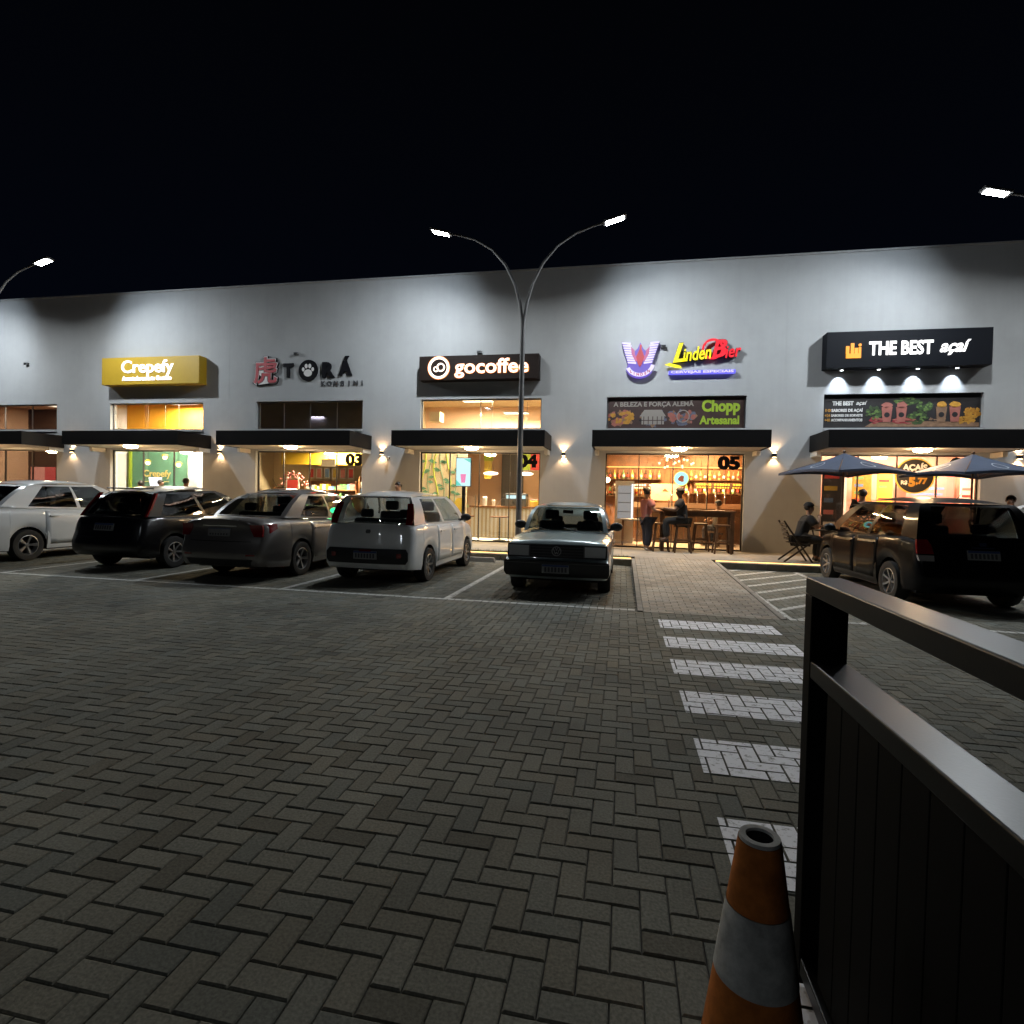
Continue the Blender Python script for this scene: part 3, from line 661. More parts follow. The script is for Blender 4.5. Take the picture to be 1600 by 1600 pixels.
for cx, cz, rx, rz_, m_ in ((6.25, 3.85, .17, .16, 'print_green'), (7.25, 3.72, .2, .14, 'print_green'), (7.0, 4.15, .25, .1, 'print_green'), (7.4, 4.0, .16, .16, 'print_green'), (6.3, 3.66, .2, .07, 'print_red'), (6.95, 3.66, .24, .09, 'print_red'), (7.7, 3.68, .16, .08, 'print_wood'), (8.45, 3.8, .17, .2, 'print_orange'), (8.25, 3.66, .12, .09, 'print_orange')):
    lf = MB()
    for q in range(26):
        a = random.uniform(0, 2 * PI); k_ = math.sqrt(random.random()); u_, w_ = cx + rx * k_ * math.cos(a), cz + rz_ * k_ * math.sin(a); d_ = .0002 * q
        lf.prism_xz(blob(u_, w_, rx * random.uniform(.16, .34), rz_ * random.uniform(.16, .34), 7, .35), by - .0045 - d_ * .4, by - .0015)
    o_ = lf.build('picture', m_, s, True, fix=False, kind='stuff')
    o2 = MB()
    for q in range(12):
        a = random.uniform(0, 2 * PI); k_ = math.sqrt(random.random()); o2.prism_xz(blob(cx + rx * k_ * math.cos(a), cz + rz_ * k_ * math.sin(a), rx * .2, rz_ * .16, 6, .4), by - .0075 - .00005 * q, by - .0072)
    o2.build('picture', {'print_green': 'print_leaf', 'print_red': 'print_pink', 'print_wood': 'print_dark', 'print_orange': 'goods_gold'}[m_], s, True, fix=False, kind='stuff')
for cx, m_ in ((6.55, 'print_pink'), (6.88, 'print_pink'), (7.78, 'print_wood'), (8.08, 'print_pink')):
    c_ = MB().prism_xz([(cx - .09, 3.62), (cx + .09, 3.62), (cx + .125, 4.0), (cx - .125, 4.0)], by - .012, by - .008).build('picture', m_, s, True)
    MB().prism_xz(blob(cx, 4.05, .12, .08, 10, .2), by - .012, by - .008).build('picture', 'print_orange' if cx > 7.5 else 'print_pink', s, True)
    MB().disc_xz(cx, 3.80, .065, by - .0145, by - .0125, 16).build('picture', 'print_dark', s, True)

# ------------------------------------------------------------------ shop interiors
mat('i_orange', (.80, .36, .02), .7); mat('i_green', (.10, .24, .15), .7, var=.1); mat('i_white', (.78, .76, .72), .7); mat('i_brown', (.05, .025, .015), .6, var=.2)
mat('i_dark', (.05, .045, .04), .7); mat('i_cream', (.62, .50, .33), .75, var=.05); mat('i_peach', (.62, .42, .28), .7); mat('i_floor', (.45, .38, .3), .4, var=.1); mat('i_ceiling', (.5, .46, .4), .8)
mat('i_pinkwall', (.55, .33, .25), .7, var=.1); mat('i_lime', (.35, .45, .03), .6); mat('i_gold', (.55, .33, .02), .5)
def room(i, yb, back, side, floor, ceil, cz=4.6):
    a, b = BAY[i]; x0, x1 = a - 1.0, b + .85; y0 = YW + .225
    box('interior_floor', floor, x0, x1, y0, yb, WZ - .1, WZ - .002, bld); box('interior_ceiling', ceil, x0, x1, y0, yb, cz, cz + .08, bld)
    box('interior_back_wall', back, x0 + .05, x1 - .05, yb, yb + .08, WZ, cz, bld)
    box('interior_side_wall', side, x0, x0 + .05, y0, yb, WZ, cz - .002, bld); box('interior_side_wall', side, x1 - .05, x1, y0, yb, WZ, cz - .002, bld)
    return x0, x1
def ceiling_panel(i, x, y, z, w, h, energy, col, label, es=None):
    p = thing('ceiling_light', label, 'ceiling lamp', (x, y, z), group='ceiling lamps inside the shops')
    MB().box(-w / 2, w / 2, -h / 2, h / 2, -.03, 0).build('housing', 'lamp_body', p)
    nm = 'panel_%d' % i; emis(nm, col, es or 4.)
    MB().box(-w / 2 + .02, w / 2 - .02, -h / 2 + .02, h / 2 - .02, -.034, -.0305).build('diffuser', nm, p)
    area_light('panel_light', (0, 0, -.06), energy, w, col, size_y=h, parent=p)
def glyph_num(i, s_, x):
    text('number', s_, 'letter_black', .46, (x, YW + .09, 2.52), fronts[i], bold=.03, width=.58, extrude=.004, world=False)
# leftmost shop
room(0, 18.4, 'i_brown', 'i_peach', 'i_floor', 'i_peach'); ceiling_panel(0, -20.8, 17.3, 4.58, .9, .5, 260, (1, .75, .55), 'ceiling lamp inside the leftmost shop', 3)
emis('poster_pink', (1., .33, .22), .8); emis('poster_red', (.9, .10, .08), .7)
s = thing('poster', 'lit pink and red poster inside the leftmost shop', 'poster', (-20.2, 16.3, 1.7)); MB().box(-.55, .05, 0, .02, 0, .5).build('left_sheet', 'poster_pink', s); MB().box(.06, .5, 0, .02, 0, .5).build('right_sheet', 'poster_red', s)
# crepe shop
x0, x1 = room(1, 17.5, 'i_white', 'i_white', 'i_floor', 'i_orange')
box('accent_panel', 'i_green', -17.75, -15.35, 17.42, 17.498, WZ, 3.0, bld); box('upper_panel', 'i_orange', x0 + .06, x1 - .06, 17.40, 17.497, 3.15, 4.59, bld)
ceiling_panel(1, -14.9, 16.6, 4.5, 1.0, .6, 1150, (1., .87, .68), 'bright ceiling lamp inside the crepe shop'); 
emis('neon_gold', (1., .62, .14), 2.2)
s = thing('neon_sign', 'gold neon Crepefy script on the green wall inside', 'neon sign', (-16.6, 17.40, 2.1)); text('tube_lettering', 'Crepefy', 'neon_gold', .34, (-16.55, 17.395, 2.06), s, width=1.15, bold=.004, extrude=.006)
MB().tube([(-17.05, 17.40, 1.78), (-16.05, 17.40, 1.78)], .012, 6).build('underline', 'neon_gold', s, True)
box('menu_shelf', 'i_lime', -17.72, -17.62, 17.36, 17.415, 1.2, 2.9, bld)
for k, (x, z) in enumerate(((-16.45, 2.42), (-15.75, 2.62), (-15.2, 2.36))):
    p = thing('pendant_lamp', ['left pendant lamp in front of the green wall', 'highest pendant lamp in front of the green wall', 'right pendant lamp in front of the green wall'][k], 'pendant lamp', (x, 16.9, z), group='pendant lamps in the crepe shop')
    MB().tube([(0, 0, .08), (0, 0, 4.5 - z)], .008, 6).build('cord', 'frame_black', p); MB().ball((0, 0, 0), .075).build('bulb', 'warm_disc', p, smooth=60); MB().lathe([(.03, .12), (.12, .05), (.125, .045)], n=14).build('shade', 'i_gold', p, smooth=50)
emis('bright_screen', (1, .98, 1.), 3.)
s = thing('menu_screen', 'glowing white menu screen in the crepe shop', 'screen', (-16.2, 16.95, 1.6)); MB().prism_xz([(-.27, .32), (.27, .32), (.14, -.25), (-.14, -.25)], 0, .03).build('display', 'bright_screen', s); MB().box(-.03, .03, .032, .06, -1.43, .1).build('stand', 'frame_black', s)
# konbini
x0, x1 = room(2, 18.2, 'i_cream', 'i_cream', 'i_floor', 'i_dark')
ceiling_panel(2, -9.3, 17.0, 2.95, 1.2, .25, 480, (1., .80, .50), 'strip lamp hanging inside the konbini shop', 5)
ceiling_panel(21, -10.2, 17.4, 4.1, .5, .12, 10, (.9, .8, 1), 'small tube lamp high in the konbini shop', 8)
mat('i_grey', (.07, .07, .075), .7, var=.2, vscale=2); box('upper_panel', 'i_grey', x0 + .06, x1 - .06, 17.37, 17.45, 2.95, 4.59, bld)  # dark grey sheet added so the upper room stays dim despite warm bounce
box('light_fascia', 'i_gold', -11.5, -7.3, 17.3, 17.36, 2.45, 2.9, bld)
mat('goods_pink', (.6, .2, .18), .5); mat('goods_red', (.55, .05, .04), .5); mat('goods_white', (.7, .66, .6), .5); mat('goods_blue', (.1, .2, .4), .5); mat('goods_green', (.12, .3, .1), .5); mat('goods_yellow', (.65, .45, .06), .5)
GM = ['goods_pink', 'goods_red', 'goods_white', 'goods_blue', 'goods_green', 'goods_yellow']
def shelf(x, y, w, h, levels, label, seed, cat='shelf', m='wood', fill=.85):
    r_ = random.Random(seed); sroot = thing('display_shelf', label, cat, (x, y, WZ))
    f = MB().box(-w / 2, w / 2, .3, .33, 0, h); f.box(-w / 2 - .03, -w / 2, 0, .33, 0, h); f.box(w / 2, w / 2 + .03, 0, .33, 0, h); f.build('frame', m, sroot, fix=False)
    goods = {g: MB() for g in GM}
    for k in range(levels):
        z = .1 + k * (h - .1) / levels; MB().box(-w / 2, w / 2, 0, .3, z, z + .025).build('board', m, sroot, fix=False)
        xx = -w / 2 + .03
        while xx < w / 2 - .1:
            ww = r_.uniform(.06, .13); hh = r_.uniform(.4, .85) * ((h - .1) / levels - .05)
            if r_.random() < fill: goods[r_.choice(GM)].box(xx, xx + ww, .03, .2, z + .026, z + .026 + hh)
            xx += ww + .01
    for g, mb in goods.items():
        if mb.f: tag(mb.build('packaged_goods', g, sroot, fix=False), kind='stuff')
    return sroot
shelf(-9.9, 17.7, 1.9, 1.75, 5, 'wide shelf of colourful packages in the konbini shop', 3); shelf(-8.1, 17.5, 1.2, 1.9, 5, 'shelf of red packages at the right of the konbini shop', 5); shelf(-11.6, 17.75, .9, 1.5, 4, 'narrow shelf of packages at the left of the konbini shop', 9)
for k in range(6):
    s = thing('framed_print', 'small framed print in the row above the konbini shelf', 'picture', (-10.75 + .3 * k, 17.95, 2.0), group='row of framed prints in the konbini shop')
    MB().box(-.11, .11, 0, .02, 0, .38).build('frame', 'goods_white', s); MB().box(-.08, .08, -.004, -.001, .04, .34).build('sheet', ['goods_red', 'goods_pink', 'goods_blue', 'goods_yellow', 'goods_pink', 'goods_red'][k], s)
s = thing('shrine_gate_decoration', 'red poster with pink blossoms in the konbini shop', 'decoration', (-11.0, 17.2, WZ)); MB().box(-.2, .2, 0, .03, .7, 1.75).build('board', 'goods_red', s); MB().box(-.24, -.205, 0, .04, 0, 1.85).build('post', 'goods_white', s); MB().box(.205, .24, 0, .04, 0, 1.85).build('post', 'goods_white', s)
bl = MB()
for k in range(60):
    a = random.uniform(0, PI); rr = random.uniform(.3, .55); bl.ball((rr * math.cos(a), random.uniform(0, .1), 1.55 + rr * .9 * math.sin(a)), .035, 6, 4)
tag(bl.build('blossoms', 'goods_pink', s), kind='stuff')
glyph_num(2, '03', -8.1)
s = thing('open_sign', 'white hanging notice inside the konbini door', 'sign', (-9.35, 16.6, 2.35)); MB().box(-.25, .25, 0, .02, 0, .25).build('board', 'goods_white', s); MB().tube([(0, .01, .25), (0, .01, .55)], .006, 6).build('wire', 'frame_black', s)
# coffee shop
x0, x1 = room(3, 18.9, 'i_peach', 'i_cream', 'i_white', 'i_cream')
ceiling_panel(3, -4.6, 17.2, 4.55, 1.0, .6, 430, (1., .80, .54), 'ceiling lamp high inside the coffee shop'); ceiling_panel(31, -3.4, 17.6, 4.2, .8, .3, 520, (1., .82, .56), 'second ceiling lamp inside the coffee shop')
box('mural_wall', 'i_cream', -7.0, -5.0, 17.6, 17.66, WZ, 3.6, bld); box('slat_panel', 'i_dark', -4.1, -3.35, 18.8, 18.89, WZ, 3.6, bld)
s = thing('plant_mural', 'painted green stems and leaves on the cream wall of the coffee shop', 'mural', (-6, 17.595, WZ))
for k in range(7):
    x = -.75 + .24 * k + random.uniform(-.08, .08); pts = []
    for q in range(7): pts.append((x + .09 * math.sin(q * .9 + k), 0, 2.75 - q * .27 * (1 + .1 * (k % 3))))
    MB().tube(pts, [.012 + .006 * (k % 2)] * 7, 5).build('stem', 'i_lime' if k % 2 else 'i_green', s)
    lf = MB()
    for q in range(1, 6):
        p = pts[q]; sx = 1 if (q + k) % 2 else -1; lf.prism_xz([(p[0], p[2]), (p[0] + sx * .1, p[2] + .05), (p[0] + sx * .22, p[2] - .02), (p[0] + sx * .1, p[2] - .06)], -.006, -.002)
    lf.build('leaves', 'i_green', s)
MB().prism_xz(blob(.75, 1.0, .2, .28, 11, .2), -.008, -.003).build('flower', 'goods_yellow', s)
emis('screen_cyan', (.62, .92, 1.), 1.1); emis('screen_teal', (.15, .7, .6), 1.); emis('screen_pink', (.95, .25, .5), 1.)
s = thing('menu_screen', 'upright bright cyan drink screen in the coffee shop window', 'screen', (-4.75, 16.35, 1.78))
MB().box(-.24, .24, 0, .05, 0, .88).build('case', 'frame_black', s); MB().box(-.22, .22, -.004, -.001, .02, .86).build('display', 'screen_cyan', s)
MB().prism_xz([(.0, .84), (.22, .84), (.22, .72)], -.007, -.005).prism_xz([(-.22, .03), (-.04, .03), (-.22, .2)], -.007, -.005).build('picture', 'screen_teal', s); MB().prism_xz([(-.06, .12), (.06, .12), (.09, .38), (-.09, .38)], -.007, -.005).build('picture', 'screen_pink', s)
MB().box(-.05, .05, .052, .09, -1.6, .5).build('stand', 'frame_black', s)
emis('pendant_glow', (1., .82, .6), 4.)
for x, y, lb in ((-4.05, 17.0, 'left glowing oblong pendant lamp in the coffee shop'), (-2.95, 17.0, 'right glowing oblong pendant lamp in the coffee shop')):
    p = thing('pendant_lamp', lb, 'pendant lamp', (x, y, 2.22), group='oblong pendants in the coffee shop')
    MB().ball((0, 0, 0), (.24, .12, .055), 14, 8).build('shade', 'pendant_glow', p, smooth=60); MB().tube([(-.12, 0, .03), (0, 0, .4), (.12, 0, .03)], .006, 5).build('cord', 'frame_black', p); MB().tube([(0, 0, .4), (0, 0, 2.2)], .006, 5).build('cord', 'frame_black', p)
emis('counter_front', (1., .80, .5), .55)
s = thing('service_counter', 'pale slatted counter in the coffee shop with goods on top', 'counter', (-3.5, 17.5, WZ))
MB().box(-1.3, 1.3, 0, .6, 0, .98).build('body', 'i_cream', s); MB().box(-1.35, 1.35, -.05, .65, .982, 1.03).build('top', 'wood', s)
for k in range(20): MB().box(-1.28 + .13 * k, -1.22 + .13 * k, -.025, -.001, .04, .95).build('slat', 'white_paint_shop', s, fix=False)
for k, (x, w, h, m_) in enumerate(((-.9, .16, .3, 'goods_white'), (-.6, .12, .2, 'goods_white'), (.15, .7, .42, 'frame_grey'), (.75, .3, .2, 'goods_yellow'), (1.1, .2, .16, 'goods_yellow'))):
    it = thing('counter_item', ['white cup stack on the coffee counter', 'small white canister on the coffee counter', 'wide grey coffee machine on the counter', 'yellow tray on the coffee counter', 'small yellow box at the end of the coffee counter'][k], 'counter item', (-3.5 + x, 17.7, WZ + 1.03))
    if m_ == 'goods_white': MB().lathe([(0, 0), (w / 2 * .8, 0), (w / 2, h * .9), (w / 2 * .7, h), (0, h)], n=14).build('cup', m_, it, smooth=40)
    else:
        MB().box(-w / 2, w / 2, -.12, .2, 0, h).build('case', m_, it, bevel=.02)
        if m_ == 'frame_grey': MB().box(-w / 2 + .04, w / 2 - .04, -.13, -.121, h * .6, h * .85).build('panel', 'screen_cyan', it); MB().tube([(-.1, -.15, h * .5), (-.1, -.15, h * .3)], .03, 8).build('spout', 'chrome', it)
        else: MB().box(-w / 2 + .02, w / 2 - .02, -.1, .18, h + .001, h + .05).build('pastries', 'goods_pink', it, bevel=.02)
s = thing('hanging_banner', 'green and orange hanging banner in the coffee shop', 'banner', (-4.45, 18.3, 2.2)); MB().box(-.16, .16, 0, .01, .5, 1.3).build('upper_sheet', 'i_lime', s); MB().box(-.14, .12, 0, .01, -.1, .498).build('lower_sheet', 'goods_yellow', s)
for k, (x, m_) in enumerate(((-3.0, 'i_lime'), (-2.72, 'goods_red'))):
    s = thing('wall_poster', ['lime poster behind the shop number in the coffee shop', 'red poster at the right of the coffee shop'][k], 'poster', (x, 17.3, 2.35)); MB().box(-.14, .14, 0, .01, 0, .5).build('sheet', m_, s); MB().box(-.15, .15, .011, .02, -.01, .51).build('backing', 'goods_white', s)
glyph_num(3, '04', -2.72)
for k, x in enumerate((-4.75, -3.65)):
    s = thing('cafe_table', ['round cafe table at the left of the coffee shop window', 'round cafe table at the right of the coffee shop window'][k], 'table', (x, 16.6, WZ)); MB().lathe([(0, .70), (.3, .70), (.3, .735), (0, .735)], n=20).build('top', 'wood', s, smooth=30); MB().tube([(0, 0, .02), (0, 0, .70)], .025, 8).build('column', 'frame_black', s); MB().lathe([(0, 0), (.2, 0), (.2, .015), (.03, .04)], n=18).build('base', 'frame_black', s, smooth=30)
box('mezzanine', 'i_cream', x0 + .06, x1 - .06, 17.8, 18.8, 3.2, 3.32, bld); box('ceiling_box', 'i_cream', -6.1, -5.75, 17.0, 17.4, 3.85, 4.15, bld)
# beer shop
x0, x1 = room(4, 20.0, 'wood', 'wood', 'i_floor', 'wood_dark', 3.35)
for k in range(26): box('wall_plank', 'wood', x0 + .1 + k * .2, x0 + .285 + k * .2, 19.96, 19.998, WZ, 3.3, bld)
ceiling_panel(4, .8, 18.2, 3.33, 1.2, .4, 420, (1., .64, .32), 'warm ceiling lamp inside the beer shop', 2); ceiling_panel(41, 2.8, 18.8, 3.33, 1.2, .4, 360, (1., .60, .28), 'second warm ceiling lamp inside the beer shop', 2)
emis('shelf_glow', (1., .42, .1), 2.)
box('light_cove', 'shelf_glow', -.6, 4.2, 19.90, 19.93, 2.62, 2.66, bld)
for q, (xx, z) in enumerate(((.3, 2.2), (3.0, 2.2), (3.0, 1.75), (.3, 1.62))):
    s = thing('bottle_shelf', ['upper left bar shelf with bottles', 'upper right bar shelf with bottles', 'lower right bar shelf with glasses', 'lower left bar shelf with bottles'][q], 'shelf', (xx, 19.65, z)); MB().box(-1.0, 1.0, 0, .28, 0, .03).build('board', 'wood_dark', s)
    MB().box(-1.0, 1.0, .26, .28, .031, .05).build('rail', 'wood_dark', s)
    for k in range(13):
        x = -.9 + .15 * k; b_ = thing('bottle', 'bottle standing on the %s bar shelf inside the beer shop' % ['upper left', 'upper right', 'lower right', 'lower left'][q], 'bottle', (xx + x, 19.78, z + .03), group='bottles on the bar shelves')
        MB().lathe([(0, 0), (.04, 0), (.04, .18), (.015, .23), (.015, .3), (0, .3)], n=8).build('glass_body', ['goods_green', 'i_brown', 'goods_yellow', 'wood'][(k + q) % 4], b_, smooth=40); MB().lathe([(.041, .06), (.041, .14)], n=8).build('label_band', ['goods_white', 'goods_red'][k % 2], b_)
s = thing('bar_counter', 'long wooden bar counter with pale top inside the beer shop', 'counter', (2.3, 18.4, WZ)); MB().box(-1.9, 1.9, 0, .6, 0, 1.1).build('body', 'wood', s); MB().box(-1.95, 1.95, -.06, .65, 1.102, 1.26).build('top', 'i_peach', s)
for k in range(10): MB().box(-1.85 + .37 * k, -1.52 + .37 * k, -.025, -.001, .06, 1.04).build('panel', 'wood_dark', s, fix=False)
for k in range(7):
    t_ = thing('beer_tap', 'chrome beer tap on the bar counter', 'beer tap', (1.5 + .27 * k, 18.5, WZ + 1.26), group='row of beer taps'); MB().tube([(0, 0, 0), (0, 0, .25), (0, -.1, .25), (0, -.1, .18)], .018, 8).build('spout', 'chrome', t_, smooth=50); MB().tube([(0, 0, .25), (0, .01, .38)], .018, 8).build('lever', 'goods_white', t_)
emis('fridge_glow', (.9, .92, 1.), 1.6)
s = thing('drinks_fridge', 'white lit drinks fridge at the left of the beer shop', 'fridge', (.05, 17.4, WZ)); MB().box(-.28, .28, 0, .5, 0, 1.9).build('case', 'i_white', s); emis('fridge_inside', (.8, .75, .75), .35); MB().box(-.2, .2, -.012, -.002, .75, 1.75).build('lit_interior', 'fridge_inside', s); MB().box(.21, .25, -.02, -.002, .7, 1.8).build('light_edge', 'fridge_glow', s)
for k in range(3): MB().box(-.19, .19, -.03, -.013, .95 + .28 * k, .97 + .28 * k).build('shelf', 'frame_grey', s)
s = thing('chandelier', 'warm cluster chandelier hanging in the beer shop', 'chandelier', (1.55, 17.4, 2.75)); MB().tube([(0, 0, .05), (0, 0, .6)], .015, 6).build('rod', 'frame_black', s); emis('bulb_red', (1., .42, .22), 5.)
for k in range(14):
    a = 2 * PI * k / 14; rr = .5 if k % 2 else .3; z = -.1 * (k % 3); MB().tube([(0, 0, .05), (rr * .6 * math.cos(a), rr * .6 * math.sin(a), .08), (rr * math.cos(a), rr * math.sin(a), z)], .008, 5).build('branch', 'frame_black', s); MB().ball((rr * math.cos(a), rr * math.sin(a), z - .04), .035, 8, 6).build('bulb', 'bulb_red', s)
emis('neon_cyan', (.3, .9, 1.), 1.8); emis('neon_lime', (.6, 1., .3), 1.5)
s = thing('neon_sign', 'round cyan and lime lit disc sign in the beer shop', 'neon sign', (1.62, 16.6, 2.13)); MB().disc_xz(0, 0, .18, 0, .03).build('disc', 'neon_cyan', s); MB().ring_xz(0, 0, .18, .205, -.005, .03).build('ring', 'neon_lime', s); MB().prism_xz(blob(0, -.02, .09, .1, 9, .3), -.005, -.001).build('mark', 'goods_pink', s); MB().tube([(0, .015, .2), (0, .015, 1.2)], .005, 5).build('wire', 'frame_black', s)
s = thing('globe_lamp', 'small glowing globe wall lamp at the left of the beer shop', 'wall lamp', (-.45, 16.35, 2.05)); MB().ball((0, 0, 0), .08).build('globe', 'warm_disc', s, smooth=60); MB().tube([(0, 0, .08), (0, 0, 1.3)], .008, 5).build('cord', 'frame_black', s)
s = thing('menu_board', 'pale menu board on the back wall of the beer shop', 'sign', (1.35, 19.0, 1.5)); MB().box(-.45, .45, 0, .03, 0, .55).build('board', 'i_peach', s); MB().prism_xz([(-.1, .3), (.1, .3), (0, .4)], -.006, -.001).build('mark', 'wood', s)
for k in range(2):
    s = thing('wall_menu', ['upper row of white menu lettering in the beer shop', 'row of gold menu lettering at the right of the beer shop'][k], 'sign', ((.45, 19.5, 1.95) if k == 0 else (3.1, 19.3, 2.0)))
    MB().box(-.8, .8, .01, .03, -.09, .12).build('board', 'i_brown', s)
    mm = MB()
    for q in range(18):
        if q % 7 != 6: mm.box(-.75 + .083 * q, -.69 + .083 * q, 0, .008, .03, .09); mm.box(-.72 + .08 * q, -.67 + .08 * q, 0, .008, -.06, -.02)
    mm.build('strokes', 'goods_white' if k == 0 else 'goods_yellow', s, fix=False)
glyph_num(4, '05', 2.78)
# açaí shop
x0, x1 = room(5, 18.4, 'i_pinkwall', 'i_pinkwall', 'i_floor', 'i_peach')
ceiling_panel(5, 6.6, 17.2, 4.5, 1.2, .6, 400, (1., .66, .45), 'ceiling lamp inside the açaí shop'); ceiling_panel(51, 8.2, 17.0, 3.2, .9, .3, 280, (1., .64, .42), 'second ceiling lamp inside the açaí shop')
s = thing('price_board', 'round dark price board reading AÇAÍS R$5,77', 'sign', (7.23, YW + .05, 2.25))
MB().disc_xz(0, 0, .42, 0, .02, 40).build('disc', 'print_dark', s); MB().ring_xz(0, 0, .42, .45, -.003, .02, 40).build('rim', 'goods_yellow', s)
text('lettering', 'AÇAÍS', 'glow_warm_dim' if 'glow_warm_dim' in MATS else 'letter_white', .2, (7.23, YW + .046, 2.46), s, bold=.01, width=.56, extrude=.002)
text('price', 'R$', 'letter_white', .13, (6.99, YW + .046, 2.08), s, bold=.006, extrude=.002); text('price', '5', 'print_orange', .3, (7.17, YW + .046, 2.09), s, bold=.02, extrude=.002); text('price', ',77', 'print_orange', .2, (7.38, YW + .046, 2.12), s, bold=.01, extrude=.002)
for k, (x, y, w, z0, z1, m_) in enumerate(((5.5, 16.4, .5, .6, 2.6, 'print_dark'), (6.1, 17.8, .5, 1.2, 2.5, 'goods_white'), (6.75, 17.8, .5, 1.2, 2.5, 'print_orange'), (7.35, 17.8, .4, 1.3, 2.4, 'goods_yellow'), (8.5, 17.8, 1.2, 1.5, 2.5, 'goods_pink'), (9.4, 17.7, .4, 1.2, 2.4, 'goods_white'))):
    s = thing('menu_poster', ['tall dark menu panel by the left window edge of the açaí shop', 'white menu panel inside the açaí shop', 'orange menu panel inside the açaí shop', 'yellow menu panel inside the açaí shop', 'wide pink menu panel inside the açaí shop', 'white panel at the right of the açaí shop'][k], 'menu panel', (x, y, z0))
    MB().box(-w / 2, w / 2, 0, .03, 0, z1 - z0).build('sheet', m_, s)
    for q in range(5): MB().box(-w * .4, w * random.uniform(.0, .4), -.004, -.001, (z1 - z0) * (.15 + .16 * q), (z1 - z0) * (.21 + .16 * q)).build('print_line', random.choice(GM), s, fix=False)
s = thing('service_counter', 'pink counter inside the açaí shop', 'counter', (7.6, 17.0, WZ)); MB().box(-1.3, 1.3, 0, .6, 0, 1.0).build('body', 'goods_pink', s); MB().box(-1.34, 1.34, -.04, .64, 1.002, 1.05).build('top', 'i_white', s)
text('number', '06', 'letter_black', .46, (8.3, YW + .09, 2.52), fronts[5], bold=.03, width=.58, extrude=.004, world=False)

# ------------------------------------------------------------------ cars
def paint(name, col, metal=0., rough=.28, coat=1., spec=.5): return mat(name, col, rough, metal=metal, coat=coat, var=.03, vscale=3, spec=spec)
paint('paint_white', (.78, .79, .79)); paint('paint_white2', (.62, .64, .65)); paint('paint_black', (.006, .006, .007), 0, .3, .45, .25); paint('paint_black2', (.004, .0036, .004), 0, .3, .15, .06)
paint('paint_grey', (.15, .138, .13), .4, .32); paint('paint_silverblue', (.42, .50, .51), .5, .3)
WHEEL_CACHE = {}
def wheel(r, spokes, parent, loc, side):
    key = (r, spokes)
    if key not in WHEEL_CACHE:
        ty = MB().lathe([(r * .62, -.09), (r * .80, -.1), (r * .96, -.095), (r, -.06), (r, .06), (r * .96, .095), (r * .80, .1), (r * .62, .085)], n=36, axis='x')
        a = ty.build('tyre_mesh', 'tyre', smooth=50); tm = a.data; bpy.data.objects.remove(a)
        rm = MB().lathe([(r * .64, .088), (r * .60, .092), (r * .57, .06), (r * .55, -.02)], n=32, axis='x')
        rm.lathe([(0, .07), (r * .11, .072), (r * .15, .05), (r * .15, .0)], n=16, axis='x')
        for k in range(spokes):
            a = 2 * PI * k / spokes
            for off in ((-.09, .09) if spokes <= 6 else (0,)):
                p0 = Vector((.045, r * .1 * math.cos(a), r * .1 * math.sin(a))); p1 = Vector((.07, r * .59 * math.cos(a + off), r * .59 * math.sin(a + off)))
                rm.obox(p0, p1, .030 if spokes <= 6 else .034, .03)
        b = rm.build('rim_mesh', 'alloy', smooth=40); rmm = b.data; bpy.data.objects.remove(b)
        d = MB().lathe([(0, -.005), (r * .56, -.005)], n=24, axis='x').build('disc_mesh', 'under'); dm = d.data; bpy.data.objects.remove(d)
        WHEEL_CACHE[key] = (tm, rmm, dm)
    tm, rmm, dm = WHEEL_CACHE[key]
    w = link('wheel', tm, parent); w.location = loc; w.rotation_euler = (0, 0, 0 if side > 0 else PI)
    link('rim', rmm, w); link('brake_disc', dm, w)
    return w

def grid_panel(mb, A, B, C, D, s0, s1, t0, t1, bulge, ns=4, ntt=4, off=0., disp=None):
    # bilinear patch A->B (s) at t=0, D->C at t=1; bulge is a vector times (1-(2s-1)^2) and small t-bow
    vs = []; fs = []
    for j in range(ntt + 1):
        for i in range(ns + 1):
            s_ = s0 + (s1 - s0) * i / ns; t_ = t0 + (t1 - t0) * j / ntt
            p = A.lerp(B, s_).lerp(D.lerp(C, s_), t_)
            p = p + bulge * ((1 - (2 * s_ - 1) ** 2) + off)
            if disp: p = p + disp(s_, t_)
            vs.append(p)
    for j in range(ntt):
        for i in range(ns): fs.append((j * (ns + 1) + i, j * (ns + 1) + i + 1, (j + 1) * (ns + 1) + i + 1, (j + 1) * (ns + 1) + i))
    mb.add(vs, fs)

